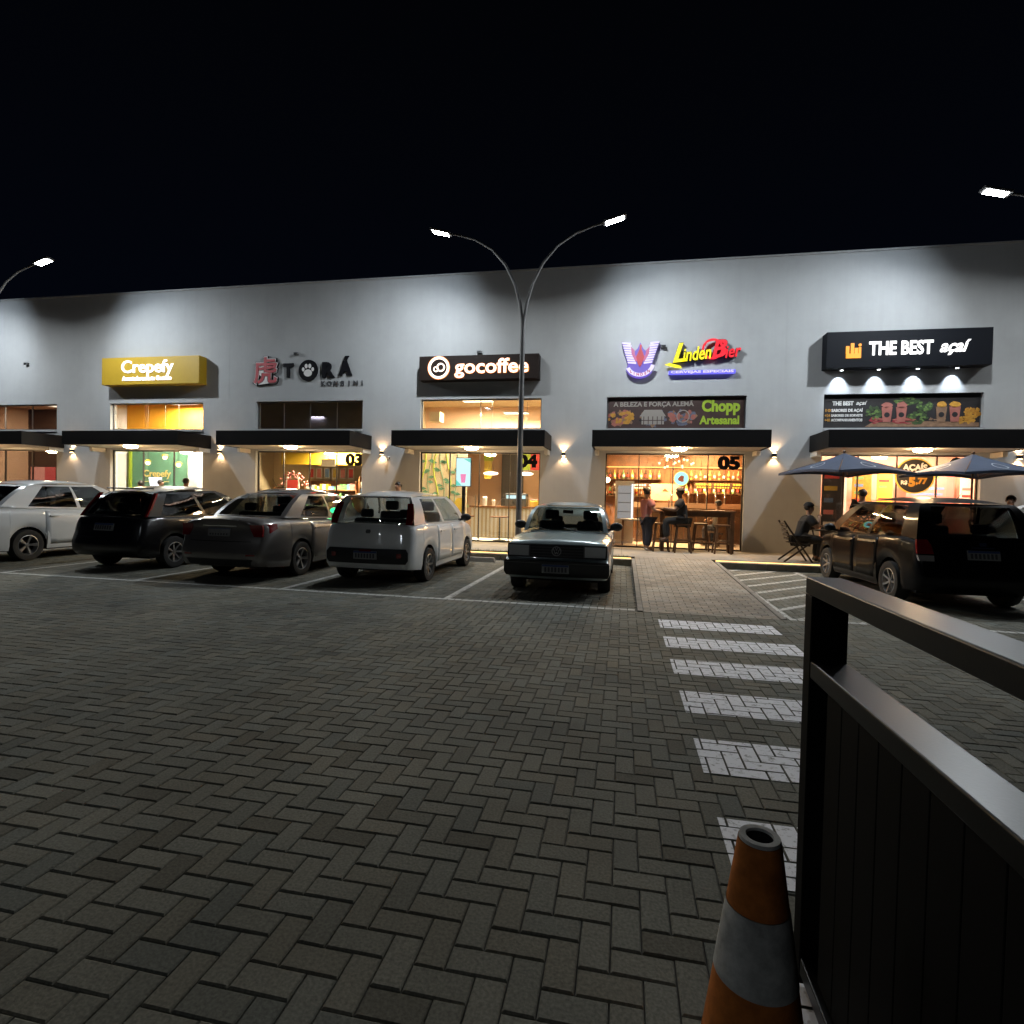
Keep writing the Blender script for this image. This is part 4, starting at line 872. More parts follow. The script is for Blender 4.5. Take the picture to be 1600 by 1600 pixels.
def car(spec, loc, rz, label, name='parked_car'):
    S = spec; L, W, H = S['L'], S['W'], S['H']; P = S['paint']
    root = thing(name, label, 'car', loc, rz, 'cars parked nose to the kerb')
    r = S['r']; yr, yf = S['yr'], S['yf']; ra = r + .055
    ys = set(np.round(np.linspace(.12, L - .12, 30), 4).tolist()) | {0., .015, .035, .06, .09, L - .09, L - .06, L - .035, L - .015, L}
    for c in (yr, yf): ys |= set(np.round(c + ra * np.cos(np.linspace(0, PI, 17)), 4).tolist()) | {round(c + ra + .012, 4), round(c - ra - .012, 4)}
    ys = sorted(y for y in ys if 0 <= y <= L)
    sh = np.array(S['shoulder']); cen = np.array(S['centre']); er = np.array(S['rear_prof']); ef = np.array(S['front_prof'])
    zs = lambda y: float(np.interp(y, sh[:, 0], sh[:, 1])); zc = lambda y: float(np.interp(y, cen[:, 0], cen[:, 1]))
    sill = S.get('sill', .22)
    def wid(y):
        w = W / 2
        d = max(0, 1 - y / .55); w *= 1 - S.get('taper_r', .13) * d ** 2.4
        d = max(0, 1 - (L - y) / .8); w *= 1 - S.get('taper_f', .16) * d ** 2.4
        for e_ in (y, L - y):
            if e_ < .1: w -= .055 * (1 - math.sqrt(max(0, 1 - (1 - e_ / .1) ** 2)))
        return w
    def zbot(y):
        z = sill + .05 * max(0, 1 - y / .5) + .02 * max(0, 1 - (L - y) / .6)
        for c in (yr, yf):
            d = abs(y - c)
            if d < ra: z = max(z, r + math.sqrt(max(0, ra * ra - d * d)) * 1.0 - .0)
        return z
    FX = [(0., .955), (.12, .985), (.35, 1.), (.6, 1.), (.78, .99), (.9, .975), (.97, .955), (1., .925)]
    def yoff(y, z):
        o = 0
        if y < .4: o += float(np.interp(z, er[:, 0], er[:, 1])) * (1 - y / .4) ** 1.2
        if L - y < .4: o += float(np.interp(z, ef[:, 0], ef[:, 1])) * (1 - (L - y) / .4) ** 1.2
        return o
    rings = []
    for y in ys:
        w = wid(y); zb_, zt, zcc = zbot(y), zs(y), zc(y); ring = []
        for f, x in FX:
            z = zb_ + (zt - zb_) * f; ring.append((w * x, z))
        for fx, fz in ((.80, .45), (.5, .85), (0., 1.)): ring.append((w * fx, zt + (zcc - zt) * fz))
        rings.append([(x, y + yoff(y, z), z) for x, z in ring])
    n = len(rings[0]); v = []; f = []
    for rg in rings:
        v += rg + [(-p[0], p[1], p[2]) for p in rg[:-1]]
    m = 2 * n - 1; idx = lambda i, k: i * m + k; mir = lambda i, k: i * m + (n + k if k < n - 1 else n - 1)
    cabin0, cabin1 = S['cab_rb'][0] + .1, S['cab_fb'][0] - .1
    for i in range(len(rings) - 1):
        for k in range(n - 1):
            f.append((idx(i, k), idx(i + 1, k), idx(i + 1, k + 1), idx(i, k + 1))); f.append((mir(i, k), mir(i, k + 1), mir(i + 1, k + 1), mir(i + 1, k)))
    body = MB().add(v, f)
    # end caps, slightly bowed
    def cap(i, sgn, bow):
        rg = rings[i]; NC = 10; vs = []; fs = []
        for p in rg[:9]:
            for c in range(NC + 1):
                u = -1 + 2 * c / NC; vs.append((p[0] * u, p[1] + sgn * bow * (1 - u * u), p[2] + (0 if p is not rg[8] else 0)))
        for k in range(8):
            for c in range(NC): fs.append((k * (NC + 1) + c, k * (NC + 1) + c + 1, (k + 1) * (NC + 1) + c + 1, (k + 1) * (NC + 1) + c))
        # close to the deck centre
        top = []
        p = rg[8]; q = rg[10]
        b0 = len(vs)
        for c in range(NC + 1):
            u = -1 + 2 * c / NC; zz = q[2] + (p[2] - q[2]) * abs(u) ** 1.6
            vs.append((p[0] * u, p[1] + sgn * bow * (1 - u * u), zz))
        for c in range(NC): fs.append((8 * (NC + 1) + c, 8 * (NC + 1) + c + 1, b0 + c + 1, b0 + c))
        # lip joining the bowed cap to the straight first section
        b1 = len(vs)
        for c in range(NC + 1):
            u = -1 + 2 * c / NC; zz = q[2] + (p[2] - q[2]) * abs(u) ** 1.6; vs.append((p[0] * u, p[1], zz))
        for c in range(NC): fs.append((b0 + c, b0 + c + 1, b1 + c + 1, b1 + c))
        body.add(vs, fs)
    cap(0, -1, S.get('bow_r', .05)); cap(len(rings) - 1, 1, S.get('bow_f', .09))
    body.build('body', P, root, smooth=50)
    def side_x(y, z):
        w = wid(y); zb_, zt = zbot(y), zs(y); ff = min(1, max(0, (z - zb_) / max(.01, zt - zb_))); return w * float(np.interp(ff, [a for a, _ in FX], [b for _, b in FX]))
    def rear_y(x, z):
        w = wid(0); return yoff(0, z) - S.get('bow_r', .05) * (1 - min(1, (x / (w * .97)) ** 2))
    def front_y(x, z):
        w = wid(L); return L + yoff(L, z) + S.get('bow_f', .09) * (1 - min(1, (x / (w * .97)) ** 2))
    def face_patch(nm, m_, pts, fy, th=.012, sgn=-1, parent=root, bevel=.004, nsub=6):
        # patch given as rows [(xl, xr, z)] bottom to top, draped on the rear or front face
        vs = []; fs = []
        for (xl, xr, z) in pts:
            for c in range(nsub + 1):
                x = xl + (xr - xl) * c / nsub; vs.append((x, fy(x, z) + sgn * th, z))
        k0 = len(vs)
        for (xl, xr, z) in pts:
            for c in range(nsub + 1):
                x = xl + (xr - xl) * c / nsub; vs.append((x, fy(x, z) - sgn * .03, z))
        q = nsub + 1; rws = len(pts)
        for j in range(rws - 1):
            for c in range(nsub): fs.append((j * q + c, j * q + c + 1, (j + 1) * q + c + 1, (j + 1) * q + c))
        per = [c for c in range(q)] + [j * q + nsub for j in range(1, rws)] + [(rws - 1) * q + c for c in range(nsub - 1, -1, -1)] + [j * q for j in range(rws - 2, 0, -1)]
        for a_, b_ in zip(per, per[1:] + per[:1]): fs.append((a_, b_, k0 + b_, k0 + a_))
        return MB().add(vs, fs).build(nm, m_, parent, smooth=35)
    # cabin
    (yb, zb1), (yfb, zfb) = S['cab_rb'], S['cab_fb']; yrr, yfr = S['roof']; wb_r, wb_f, wr_r, wr_f = S['cab_w']; zr = H - .05
    RB, FB, FR, RR = Vector((wb_r, yb, zb1)), Vector((wb_f, yfb, zfb)), Vector((wr_f, yfr, zr - .01)), Vector((wr_r, yrr, zr - .015 - S.get('drop', .02)))
    mx = lambda p: Vector((-p.x, p.y, p.z))
    frame = MB(); sp_ = S['side']; t0, t1 = .06, .93
    sb = Vector((.035, 0, 0))
    q_ = lambda t_: 4 * t_ * (1 - t_) * (.75 + .5 * t_)
    TX = S.get('side_bow', .022); WS = Vector((0, S.get('ws_tb', .045), S.get('ws_tb', .045))); RS = Vector((0, -S.get('rw_tb', .035), S.get('rw_tb', .035)))
    def d_side(sg): return lambda s_, t_: Vector((sg * TX * q_(t_), 0, 0)) + WS * (q_(t_) * s_ ** 7) + RS * (q_(t_) * (1 - s_) ** 7)
    def d_scr(v_): return lambda s_, t_: v_ * q_(t_) + Vector((TX * q_(t_) * (1 - 2 * s_) ** 5, 0, 0))
    gm_side = S.get('glass', 'car_glass')
    for sg in (1, -1):
        A, B, C, D = (RB, FB, FR, RR) if sg > 0 else (mx(RB), mx(FB), mx(FR), mx(RR))
        ss = [0.] + [x for w_ in sp_ for x in w_] + [1.]
        for k in range(len(ss) - 1):
            isw = k % 2 == 1
            if not isw: grid_panel(frame, A, B, C, D, ss[k], ss[k + 1], t0, t1, sb * sg, 3, 6, 0, d_side(sg))
            else:
                g = MB(); grid_panel(g, A, B, C, D, ss[k], ss[k + 1], t0, t1, sb * sg, 5, 6, -.12, d_side(sg)); g.build('side_window', gm_side, root, smooth=60)
        grid_panel(frame, A, B, C, D, 0, 1, 0, t0, sb * sg, 10, 1, 0, d_side(sg)); grid_panel(frame, A, B, C, D, 0, 1, t1, 1, sb * sg, 10, 1, 0, d_side(sg))
    # screens
    bw = Vector((0, S.get('ws_bow', .10), 0)); bwr = Vector((0, -S.get('rw_bow', .05), 0))
    for nm, A, B, C, D, bv, gl in (('windscreen', FB, mx(FB), mx(FR), FR, bw, S.get('wglass', 'car_glass')), ('rear_window', RB, mx(RB), mx(RR), RR, bwr, S.get('rglass', gm_side))):
        e0, e1, u0, u1 = S.get('ws_in', (.05, .95, .03, .95)) if nm == 'windscreen' else S.get('rw_in', (.07, .93, .10, .88))
        fr_ = frame if not (nm == 'rear_window' and S.get('black_hatch')) else MB()
        ds = d_scr(WS if nm == 'windscreen' else RS)
        grid_panel(fr_, A, B, C, D, 0, e0, 0, 1, bv, 2, 8, 0, ds); grid_panel(fr_, A, B, C, D, e1, 1, 0, 1, bv, 2, 8, 0, ds); grid_panel(fr_, A, B, C, D, e0, e1, 0, u0, bv, 8, 1, 0, ds); grid_panel(fr_, A, B, C, D, e0, e1, u1, 1, bv, 8, 1, 0, ds)
        g = MB(); grid_panel(g, A, B, C, D, e0, e1, u0, u1, bv, 8, 8, -.06, ds); g.build(nm, gl, root, smooth=60)
        if fr_ is not frame: fr_.build('hatch_surround', 'black_plastic', root, smooth=50)
    # roof
    vs = []; fs = []; NS, NT = 10, 10
    for j in range(NT + 1):
        t_ = j / NT; a_ = RR.lerp(FR, t_)
        for i in range(NS + 1):
            u = 1 - 2 * i / NS; y = a_.y + (bwr.y * (1 - t_) ** 3 + bw.y * t_ ** 3) * (1 - u * u)
            z = a_.z + S.get('drop', .02) * (.25 - (t_ - .5) ** 2) * 1.2 + .062 * (1 - abs(u) ** 3.2) * (.25 + .75 * min(1, 4 * t_, 5 * (1 - t_) + .2)) + .03 * math.sin(PI * t_)
            vs.append((a_.x * u + sb.x * 0, y, z))
    for j in range(NT):
        for i in range(NS): fs.append((j * (NS + 1) + i, j * (NS + 1) + i + 1, (j + 1) * (NS + 1) + i + 1, (j + 1) * (NS + 1) + i))
    frame.add(vs, fs)
    cb_ = frame.build('cabin', P, root, smooth=50, bevel=.03, seg=3)
    # underbody, wheels
    un = MB().box(-W / 2 + .2, W / 2 - .2, .25, L - .25, .2, .55); un.box(-W / 2 + .04, W / 2 - .04, yr + ra + .02, yf - ra - .02, .2, .4)
    un.build('underbody', 'under', root, fix=False)
    for y in (yr, yf):
        for sg in (1, -1): wheel(r, S.get('spokes', 5), root, (sg * (W / 2 - .115), y, r), sg)
    # doors with handles
    for (y0, y1) in S['doors']:
        for sg in (1, -1):
            dz0 = sill + .09; vs = []; fs = []; NY, NZ = 7, 6
            for j in range(NZ + 1):
                for i in range(NY + 1):
                    y = y0 + (y1 - y0) * i / NY; lo = max(dz0, zbot(y) + .02); z = lo + (zs(y) - .03 - lo) * j / NZ; vs.append((sg * (side_x(y, z) + .0045), y, z))
            for j in range(NZ):
                for i in range(NY): fs.append((j * (NY + 1) + i, j * (NY + 1) + i + 1, (j + 1) * (NY + 1) + i + 1, (j + 1) * (NY + 1) + i))
            d = MB().add(vs, fs).build('door', P, root, smooth=40)
            md = d.modifiers.new('s', 'SOLIDIFY'); md.thickness = .0045; md.offset = -1 if sg > 0 else -1
            yh = y0 + .16 if S.get('fwd', 1) > 0 else y1 - .16; zh = zs(yh) - .13
            MB().obox((sg * (side_x(yh, zh) + .03), yh - .08, zh), (sg * (side_x(yh, zh) + .03), yh + .1, zh), .022, .028).build('handle', S.get('handle', P), d, bevel=.006)
    # side rubbing strip, mirrors
    for sg in (1, -1):
        ym, zm = yfb - .42, zfb + .06
        mb = MB().ball((sg * (wb_f + .14), ym, zm + .03), (.11, .055, .075), 12, 8); mb.tube([(sg * (wb_f - .02), ym, zm - .03), (sg * (wb_f + .08), ym, zm - .01)], .025, 8)
        mb.build('wing_mirror', S.get('mirror', 'black_plastic'), root, smooth=60)
    # seats
    st = []
    yfs = (yb + yfb) / 2 + .25
    for (x, y) in ((-.36, yfs), (.36, yfs)):
        s_ = MB().box(x - .24, x + .24, y - .12, y + .02, .45, zb1 + .18).build('seat', 'seat_cloth', root, bevel=.05); MB().box(x - .13, x + .13, y - .12, y - .02, zb1 + .2, zb1 + .38).build('headrest', 'seat_cloth', s_, bevel=.04)
        MB().tube([(x - .06, y - .07, zb1 + .15), (x - .06, y - .07, zb1 + .22)], .008, 6).build('headrest_post', 'chrome', s_)
    yrs = yb + .62
    s_ = MB().box(-.6, .6, yrs - .1, yrs + .05, .45, zb1 + .08).build('seat', 'seat_cloth', root, bevel=.05)
    for x in (-.36, .36): MB().box(x - .12, x + .12, yrs - .1, yrs - .01, zb1 + .09, zb1 + .24).build('headrest', 'seat_cloth', s_, bevel=.04)
    MB().box(-wb_f + .1, wb_f - .1, yfb - .45, yfb - .05, zfb - .2, zfb + .01).build('dashboard', 'black_plastic', root, bevel=.04)
    MB().ring_xz(-.36, 0, .15, .18, -.015, .015, 20).build('steering_wheel', 'black_plastic', root).location = (0, yfb - .55, zfb + .02)
    MB().box(-.09, .09, yfr - .02 + .06, yfr + .09, zr - .13, zr - .07).build('rear_view_mirror', 'black_plastic', root, bevel=.01)
    return dict(root=root, face=face_patch, rear=rear_y, front=front_y, zs=zs, wid=wid, side_x=side_x)
def plate(C, sgn, z, fy, x=0., w=.4, h=.13):
    p = C['face']('number_plate', 'plate', [(x - w / 2, x + w / 2, z), (x - w / 2, x + w / 2, z + h)], fy, .02, sgn)
    C['face']('plate_band', 'plate_blue', [(x - w / 2 + .005, x + w / 2 - .005, z + h - .03), (x - w / 2 + .005, x + w / 2 - .005, z + h - .003)], fy, .0225, sgn, p)
    for k in range(7): C['face']('plate_mark', 'plate_ink', [(x - w * .42 + k * w * .125, x - w * .42 + k * w * .125 + w * .07, z + .02), (x - w * .42 + k * w * .125, x - w * .42 + k * w * .125 + w * .07, z + h - .04)], fy, .0225, sgn, p, nsub=1)
def pair(C, nm, m_, rows, fy, sgn=-1, th=.014):
    for s_ in (1, -1): C['face'](nm, m_, [(s_ * a, s_ * b, z) for a, b, z in rows], fy, th, sgn, nsub=5)

# white hatchback (rear to the camera)
UNO = dict(L=3.77, W=1.64, H=1.52, paint='paint_white', r=.29, yr=.66, yf=3.03, sill=.22, taper_r=.08, taper_f=.16, bow_r=.06,
    shoulder=[(0, .97), (.4, .98), (2.8, .96), (3.2, .88), (3.77, .70)], centre=[(0, 1.0), (.3, 1.0), (2.75, 1.0), (3.3, .93), (3.68, .82), (3.77, .74)],
    rear_prof=[(.25, -.02), (.35, -.09), (.55, -.10), (.64, -.05), (.8, -.02), (1.0, .04)], front_prof=[(.25, -.05), (.4, .03), (.6, .02), (.8, -.1)],
    cab_rb=(.08, .98), cab_fb=(3.0, .96), roof=(.30, 2.05), cab_w=(.73, .74, .58, .60), side=[(.16, .46), (.50, .90)], rw_in=(.03, .97, .02, .93), ws_bow=.12, rw_bow=.08, black_hatch=True, doors=[(1.05, 1.85), (1.87, 2.75)], spokes=7, rglass='car_glass', glass='car_glass')
C = car(UNO, (-4.02, 8.48, 0), 0, 'white hatchback with black rear window surround, beside the grey sedan')
pair(C, 'tail_light', 'tail_red', [(.60, .70, .99), (.60, .72, 1.08), (.585, .70, 1.2), (.57, .66, 1.33)], lambda x, z: .02 + (z - .98) * .47, -1, .0)
C['face']('bumper_insert', 'black_plastic', [(-.66, .66, .36), (-.70, .70, .42), (-.70, .70, .54), (-.66, .66, .60)], C['rear'], .012, nsub=10)
plate(C, -1, .43, C['rear']); pair(C, 'reflector', 'tail_red', [(.52, .60, .46), (.52, .60, .53)], C['rear'], -1, .022)
C['face']('brake_lamp_strip', 'tail_red', [(-.10, .10, .555), (-.10, .10, .585)], C['rear'], .022)
C['face']('tailgate_emblem', 'frame_grey', [(-.03, .03, .84), (-.04, .04, .87), (-.03, .03, .90)], C['rear'], .014); C['face']('tailgate_seam', 'under', [(-.62, .62, .628), (-.62, .62, .636)], C['rear'], .004, nsub=10)
# grey sedan
VER = dict(L=4.45, W=1.70, H=1.53, paint='paint_grey', r=.305, yr=.98, yf=3.58, sill=.21, taper_r=.13, taper_f=.18, bow_r=.07,
    shoulder=[(0, .93), (.3, .97), (1.2, .97), (3.3, .92), (3.9, .84), (4.45, .66)], centre=[(0, 1.02), (.12, 1.06), (.8, 1.06), (3.3, .98), (4.0, .9), (4.38, .76), (4.45, .7)],
    rear_prof=[(.25, -.02), (.35, -.07), (.55, -.08), (.66, -.03), (.85, .0), (.95, -.02), (1.06, -.04)], front_prof=[(.25, -.05), (.4, .03), (.6, .02), (.8, -.1)],
    cab_rb=(.62, 1.03), cab_fb=(3.45, .94), roof=(1.38, 2.55), cab_w=(.70, .75, .56, .58), side=[(.15, .50), (.53, .90)], rw_in=(.06, .94, .06, .92), ws_bow=.12, rw_bow=.08, doors=[(1.25, 2.15), (2.17, 3.15)], spokes=5)
C = car(VER, (-6.39, 8.05, 0), 0, 'grey sedan with red tail light and alloy wheels, beside the white hatchback')
pair(C, 'tail_light', 'tail_red', [(.60, .735, .74), (.54, .738, .84), (.52, .735, .93)], C['rear'], -1, .012)
for s_ in (1, -1):
    mb = MB(); vs = []
    for (y, z0, z1) in ((-.0, .76, .94), (.12, .80, .945), (.26, .87, .945)): vs += [(s_ * (C['side_x'](max(0, y), z0) + .012), y, z0), (s_ * (C['side_x'](max(0, y), z1 - .02) + .012), y, z1)]
    mb.add(vs, [(0, 1, 3, 2), (2, 3, 5, 4)]); mb.build('tail_light', 'tail_red', C['root'])
plate(C, -1, .74, C['rear']); C['face']('trunk_garnish', 'chrome', [(-.3, .3, .90), (-.3, .3, .915)], C['rear'], .012); C['face']('trunk_seam', 'under', [(-.56, .56, .655), (-.56, .56, .663)], C['rear'], .004, nsub=10)
C['face']('bumper_lip', 'black_plastic', [(-.55, .55, .27), (-.6, .6, .37)], C['rear'], .01, nsub=10); pair(C, 'reflector', 'tail_red', [(.5, .64, .43), (.5, .64, .46)], C['rear'], -1, .014)
MB().tube([(0, 1.5, 1.50), (0, 1.3, 1.72)], [.006, .003], 6).build('antenna', 'black_plastic', C['root'])
emis('reflection_green', (.05, 1., .35), 2.2); emis('dash_cyan', (.2, .9, 1.), 2.)
dd = MB().disc_xz(0, 0, .085, 0, .02, 20, .06).build('green_reflection', 'reflection_green', C['root']); dd.location = (.46, 2.75, 1.12); dd.rotation_euler = (0, 0, .3)  # green LED reflection in the side window, put in as a glowing disc
# white sedan, far left
LOG = dict(L=4.29, W=1.73, H=1.60, paint='paint_white2', r=.31, yr=.88, yf=3.51, sill=.22, taper_r=.10, taper_f=.18, bow_r=.06,
    shoulder=[(0, .98), (.3, 1.02), (1.2, 1.02), (3.2, .96), (3.8, .86), (4.29, .68)], centre=[(0, 1.06), (.15, 1.1), (.7, 1.1), (3.2, 1.02), (3.9, .92), (4.2, .78), (4.29, .72)],
    rear_prof=[(.25, -.02), (.35, -.06), (.55, -.07), (.66, -.03), (1.06, -.0)], front_prof=[(.25, -.05), (.4, .03), (.6, .02), (.8, -.1)],
    cab_rb=(.42, 1.06), cab_fb=(3.3, .98), roof=(1.1, 2.5), cab_w=(.73, .77, .60, .62), side=[(.17, .53), (.56, .90)], ws_bow=.12, glass='car_glass_dark', doors=[(1.2, 2.05), (2.07, 3.0)], spokes=5)
C = car(LOG, (-12.42, 8.18, 0), 0, 'white sedan at the far left edge, cut off by the frame')
pair(C, 'tail_light', 'tail_red', [(.60, .77, .78), (.60, .775, .98)], C['rear']); plate(C, -1, .76, C['rear']); MB().box(.82, .852, 1.3, 3.0, .30, .36).build('side_sill', 'black_plastic', C['root'], bevel=.01)
# black hatchback
BLK = dict(L=3.80, W=1.64, H=1.53, paint='paint_black', r=.30, yr=.66, yf=3.05, sill=.22, taper_r=.10, taper_f=.18, bow_r=.08,
    shoulder=[(0, .94), (.4, .97), (2.8, .93), (3.3, .86), (3.80, .68)], centre=[(0, .97), (.3, 1.0), (2.7, .97), (3.3, .9), (3.73, .78), (3.80, .72)],
    rear_prof=[(.25, -.02), (.35, -.10), (.55, -.11), (.64, -.05), (.8, -.02), (1.0, .05)], front_prof=[(.25, -.05), (.4, .03), (.6, .02), (.8, -.1)],
    cab_rb=(.09, .96), cab_fb=(2.95, .93), roof=(.55, 1.95), drop=.05, cab_w=(.73, .75, .56, .58), side=[(.09, .46), (.50, .90)], rw_in=(.10, .90, .08, .92), glass='car_glass_dark', ws_bow=.12, rw_bow=.08, doors=[(1.1, 1.9), (1.92, 2.85)], spokes=7)
C = car(BLK, (-9.08, 8.50, 0), 0, 'black hatchback with tall thin red tail lights, beside the white sedan')
pair(C, 'tail_light', 'tail_red', [(.665, .715, .97), (.64, .70, 1.12), (.60, .665, 1.28), (.575, .63, 1.40)], lambda x, z: .075 + (z - .96) * .72, -1, .012)
plate(C, -1, .72, C['rear']); C['face']('bumper_strip', 'chrome', [(-.6, -.2, .60), (-.6, -.2, .61)], C['rear'], .012)
MB().box(-.45, .45, .36, .52, 1.47, 1.495).build('spoiler', 'paint_black', C['root'], bevel=.01)
# black minivan-like hatchback, right
FIT = dict(L=3.92, W=1.72, H=1.60, paint='paint_black2', r=.31, yr=.70, yf=3.2, sill=.22, taper_r=.09, taper_f=.20, bow_r=.07,
    shoulder=[(0, .98), (.4, 1.02), (2.9, .95), (3.45, .86), (3.92, .66)], centre=[(0, 1.0), (.3, 1.04), (3.0, .99), (3.5, .9), (3.86, .76), (3.92, .7)],
    rear_prof=[(.25, -.02), (.35, -.09), (.55, -.10), (.66, -.05), (.8, -.02), (1.0, .03)], front_prof=[(.25, -.05), (.4, .03), (.6, .02), (.8, -.1)],
    cab_rb=(.07, .98), cab_fb=(3.3, .95), roof=(.33, 2.15), cab_w=(.77, .77, .61, .60), side=[(.13, .44), (.48, .88)], rw_in=(.10, .90, .12, .90), ws_bow=.14, rw_bow=.08, doors=[(1.05, 1.9), (1.92, 2.95)], spokes=7, glass='car_glass_mid')
C = car(FIT, (4.92, 8.95, 0), math.radians(1.5), 'black tall hatchback parked at the right beside the hatched area')
pair(C, 'tail_light', 'tail_red', [(.60, .80, .80), (.62, .80, .92), (.66, .79, 1.0)], C['rear'], -1, .014); pair(C, 'tail_light_lens', 'tail_clear', [(.60, .78, .70), (.60, .80, .78)], C['rear'], -1, .014)
plate(C, -1, .74, C['rear']); C['face']('tailgate_emblem', 'chrome', [(-.04, .04, .93), (-.05, .05, .98)], C['rear'], .014)
MB().tube([(0, .6, 1.57), (0, .45, 1.68)], [.006, .003], 6).build('antenna', 'black_plastic', C['root'])
C['face']('hatch_handle', 'chrome', [(-.14, .14, .90), (-.14, .14, .915)], C['rear'], .014)
# old silver-blue hatchback, front to the camera
GOL = dict(L=3.80, W=1.62, H=1.39, paint='paint_silverblue', r=.285, yr=.72, yf=3.06, sill=.24, taper_r=.06, taper_f=.06, bow_r=.03, bow_f=.035,
    shoulder=[(0, .86), (2.6, .87), (3.0, .85), (3.74, .80), (3.8, .76)], centre=[(0, .9), (2.5, .91), (2.9, .915), (3.7, .845), (3.76, .83), (3.8, .79)],
    rear_prof=[(.25, 0), (.4, -.06), (.6, -.06), (.9, 0)], front_prof=[(.25, -.06), (.38, .05), (.54, .05), (.56, -.02), (.8, -.04)],
    cab_rb=(.12, .88), cab_fb=(2.56, .905), roof=(.50, 2.06), cab_w=(.70, .715, .56, .575), side=[(.12, .42), (.46, .90)], ws_in=(.045, .955, .03, .94), ws_bow=.05, rw_bow=.03, doors=[(1.2, 2.5)], spokes=8, fwd=-1)
C = car(GOL, (-.95, 12.13, 0), PI, 'old silver-blue boxy hatchback backed in, its front to the camera')
F_ = C['front']
C['face']('grille', 'black_plastic', [(-.74, .74, .575), (-.75, .75, .62), (-.75, .75, .74), (-.745, .745, .775)], F_, .006, 1, nsub=10)
for s_ in (1, -1):
    h = C['face']('headlight', 'head_glass', [(s_ * .42, s_ * .72, .60), (s_ * .42, s_ * .73, .755)], F_, .016, 1)
    C['face']('headlight_frame', 'frame_grey', [(s_ * .40, s_ * .415, .59), (s_ * .40, s_ * .415, .765)], F_, .017, 1)
    C['face']('turn_signal', 'signal_orange', [(s_ * .58, s_ * .72, .47), (s_ * .58, s_ * .72, .52)], F_, .02, 1)
for k in range(4): C['face']('grille_bar', 'frame_grey', [(-.39, .39, .605 + .042 * k), (-.39, .39, .611 + .042 * k)], F_, .010, 1, nsub=6)
em = MB().ring_xz(0, .68, .062, .072, -.006, .006, 24)
for a_, b_ in (((-.05, .725), (-.015, .635)), ((.05, .725), (.015, .635)), ((-.02, .735), (0, .69)), ((.02, .735), (0, .69)), ((-.015, .635), (0, .67)), ((.015, .635), (0, .67))): em.obox((a_[0], 0, a_[1]), (b_[0], 0, b_[1]), .008, .008)
em.build('front_emblem', 'alloy', C['root']).location = (0, 3.79 + .025, 0)
C['face']('bumper', 'black_plastic', [(-.76, .76, .30), (-.785, .785, .36), (-.785, .785, .50), (-.77, .77, .535)], F_, .03, 1, nsub=12); C['face']('bumper_trim', 'frame_grey', [(-.77, .77, .50), (-.77, .77, .508)], F_, .034, 1, nsub=12)
plate(C, 1, .36, lambda x, z: F_(x, z) + .03)
C['face']('lower_panel', 'paint_silverblue', [(-.76, .76, .545), (-.76, .76, .57)], F_, .012, 1, nsub=12)
for x in (-.22, .25): MB().tube([(x, 2.66, .93), (x + .28, 2.55, .97)], .007, 5).build('wiper', 'black_plastic', C['root'])
# next car past the black one: only its corner shows
S2 = dict(LOG); S2['paint'] = 'paint_white'; S2['glass'] = 'car_glass'
C = car(S2, (7.75, 9.3, 0), 0, 'white sedan half hidden behind the black hatchback at the right edge')
pair(C, 'tail_light', 'tail_red', [(.60, .77, .78), (.60, .775, .98)], C['rear']); plate(C, -1, .76, C['rear'])

# ------------------------------------------------------------------ foreground gate and traffic cone
mat('gate_paint', (.003, .003, .0033), .33, spec=.3, bump=.02, bscale=140)
mat('gate_sheet', (.003, .003, .0032), .6, spec=.08, bump=.02, bscale=140)
g = thing('metal_gate', 'dark steel gate with flat top rails in the right foreground', 'gate', (.60, 1.2, 0))
GX0, GX1, GYE, GZT, GZM = .55, .65, 1.83, 1.235, .995; GY0 = -1.2
box('top_rail', 'gate_paint', GX0, GX1, GY0, GYE, GZT - .05, GZT, g, bevel=.004)
box('middle_rail', 'gate_paint', GX0 + .001, GX1 - .001, GY0, GYE - .061, GZM - .05, GZM, g, bevel=.004)
box('end_post', 'gate_sheet', GX0, GX1, GYE - .06, GYE, .03, GZT - .051, g, bevel=.003)
box('bottom_rail', 'gate_paint', GX0 + .001, GX1 - .001, GY0, GYE - .061, .06, .11, g, bevel=.004)
y = GY0 + .02
while y < GYE - .15:
    box('slat', 'gate_sheet', GX0 + .02, GX1 - .03, y, y + .1048, .112, GZM - .052, g, bevel=.003); y += .106
for yy in (GYE - .35, -.6):
    MB().lathe([(0, -.02), (.04, -.02), (.04, .02), (0, .02)], (.60, yy, .04), 16, 'x').build('wheel', 'under', g, True, smooth=40)
mat('cone_orange', (.44, .14, .03), .9, var=.4, vscale=18, spec=.2); mat('cone_white', (.42, .42, .40), .9, var=.35, vscale=22, spec=.2); mat('cone_base', (.5, .12, .012), .7, var=.3, vscale=12)
c = thing('traffic_cone', 'orange and white traffic cone with an open top beside the gate', 'traffic cone', (.325, 1.34, 0))
MB().add([(-.17, -.17, .004), (.17, -.17, .004), (.17, .17, .004), (-.17, .17, .004), (-.165, -.165, .035), (.165, -.165, .035), (.165, .165, .035), (-.165, .165, .035)], [(0, 3, 2, 1), (4, 5, 6, 7), (0, 1, 5, 4), (1, 2, 6, 5), (2, 3, 7, 6), (3, 0, 4, 7)]).build('base', 'cone_base', c, bevel=.015)
rc = lambda z: .138 + (.045 - .138) * (z - .036) / (.70 - .036)
def cone_band(nm, m_, z0, z1, k=0.):
    MB().lathe([(rc(z0) + k, z0), (rc((z0 + z1) / 2) + k, (z0 + z1) / 2), (rc(z1) + k, z1)], n=48).build(nm, m_, c, smooth=50)
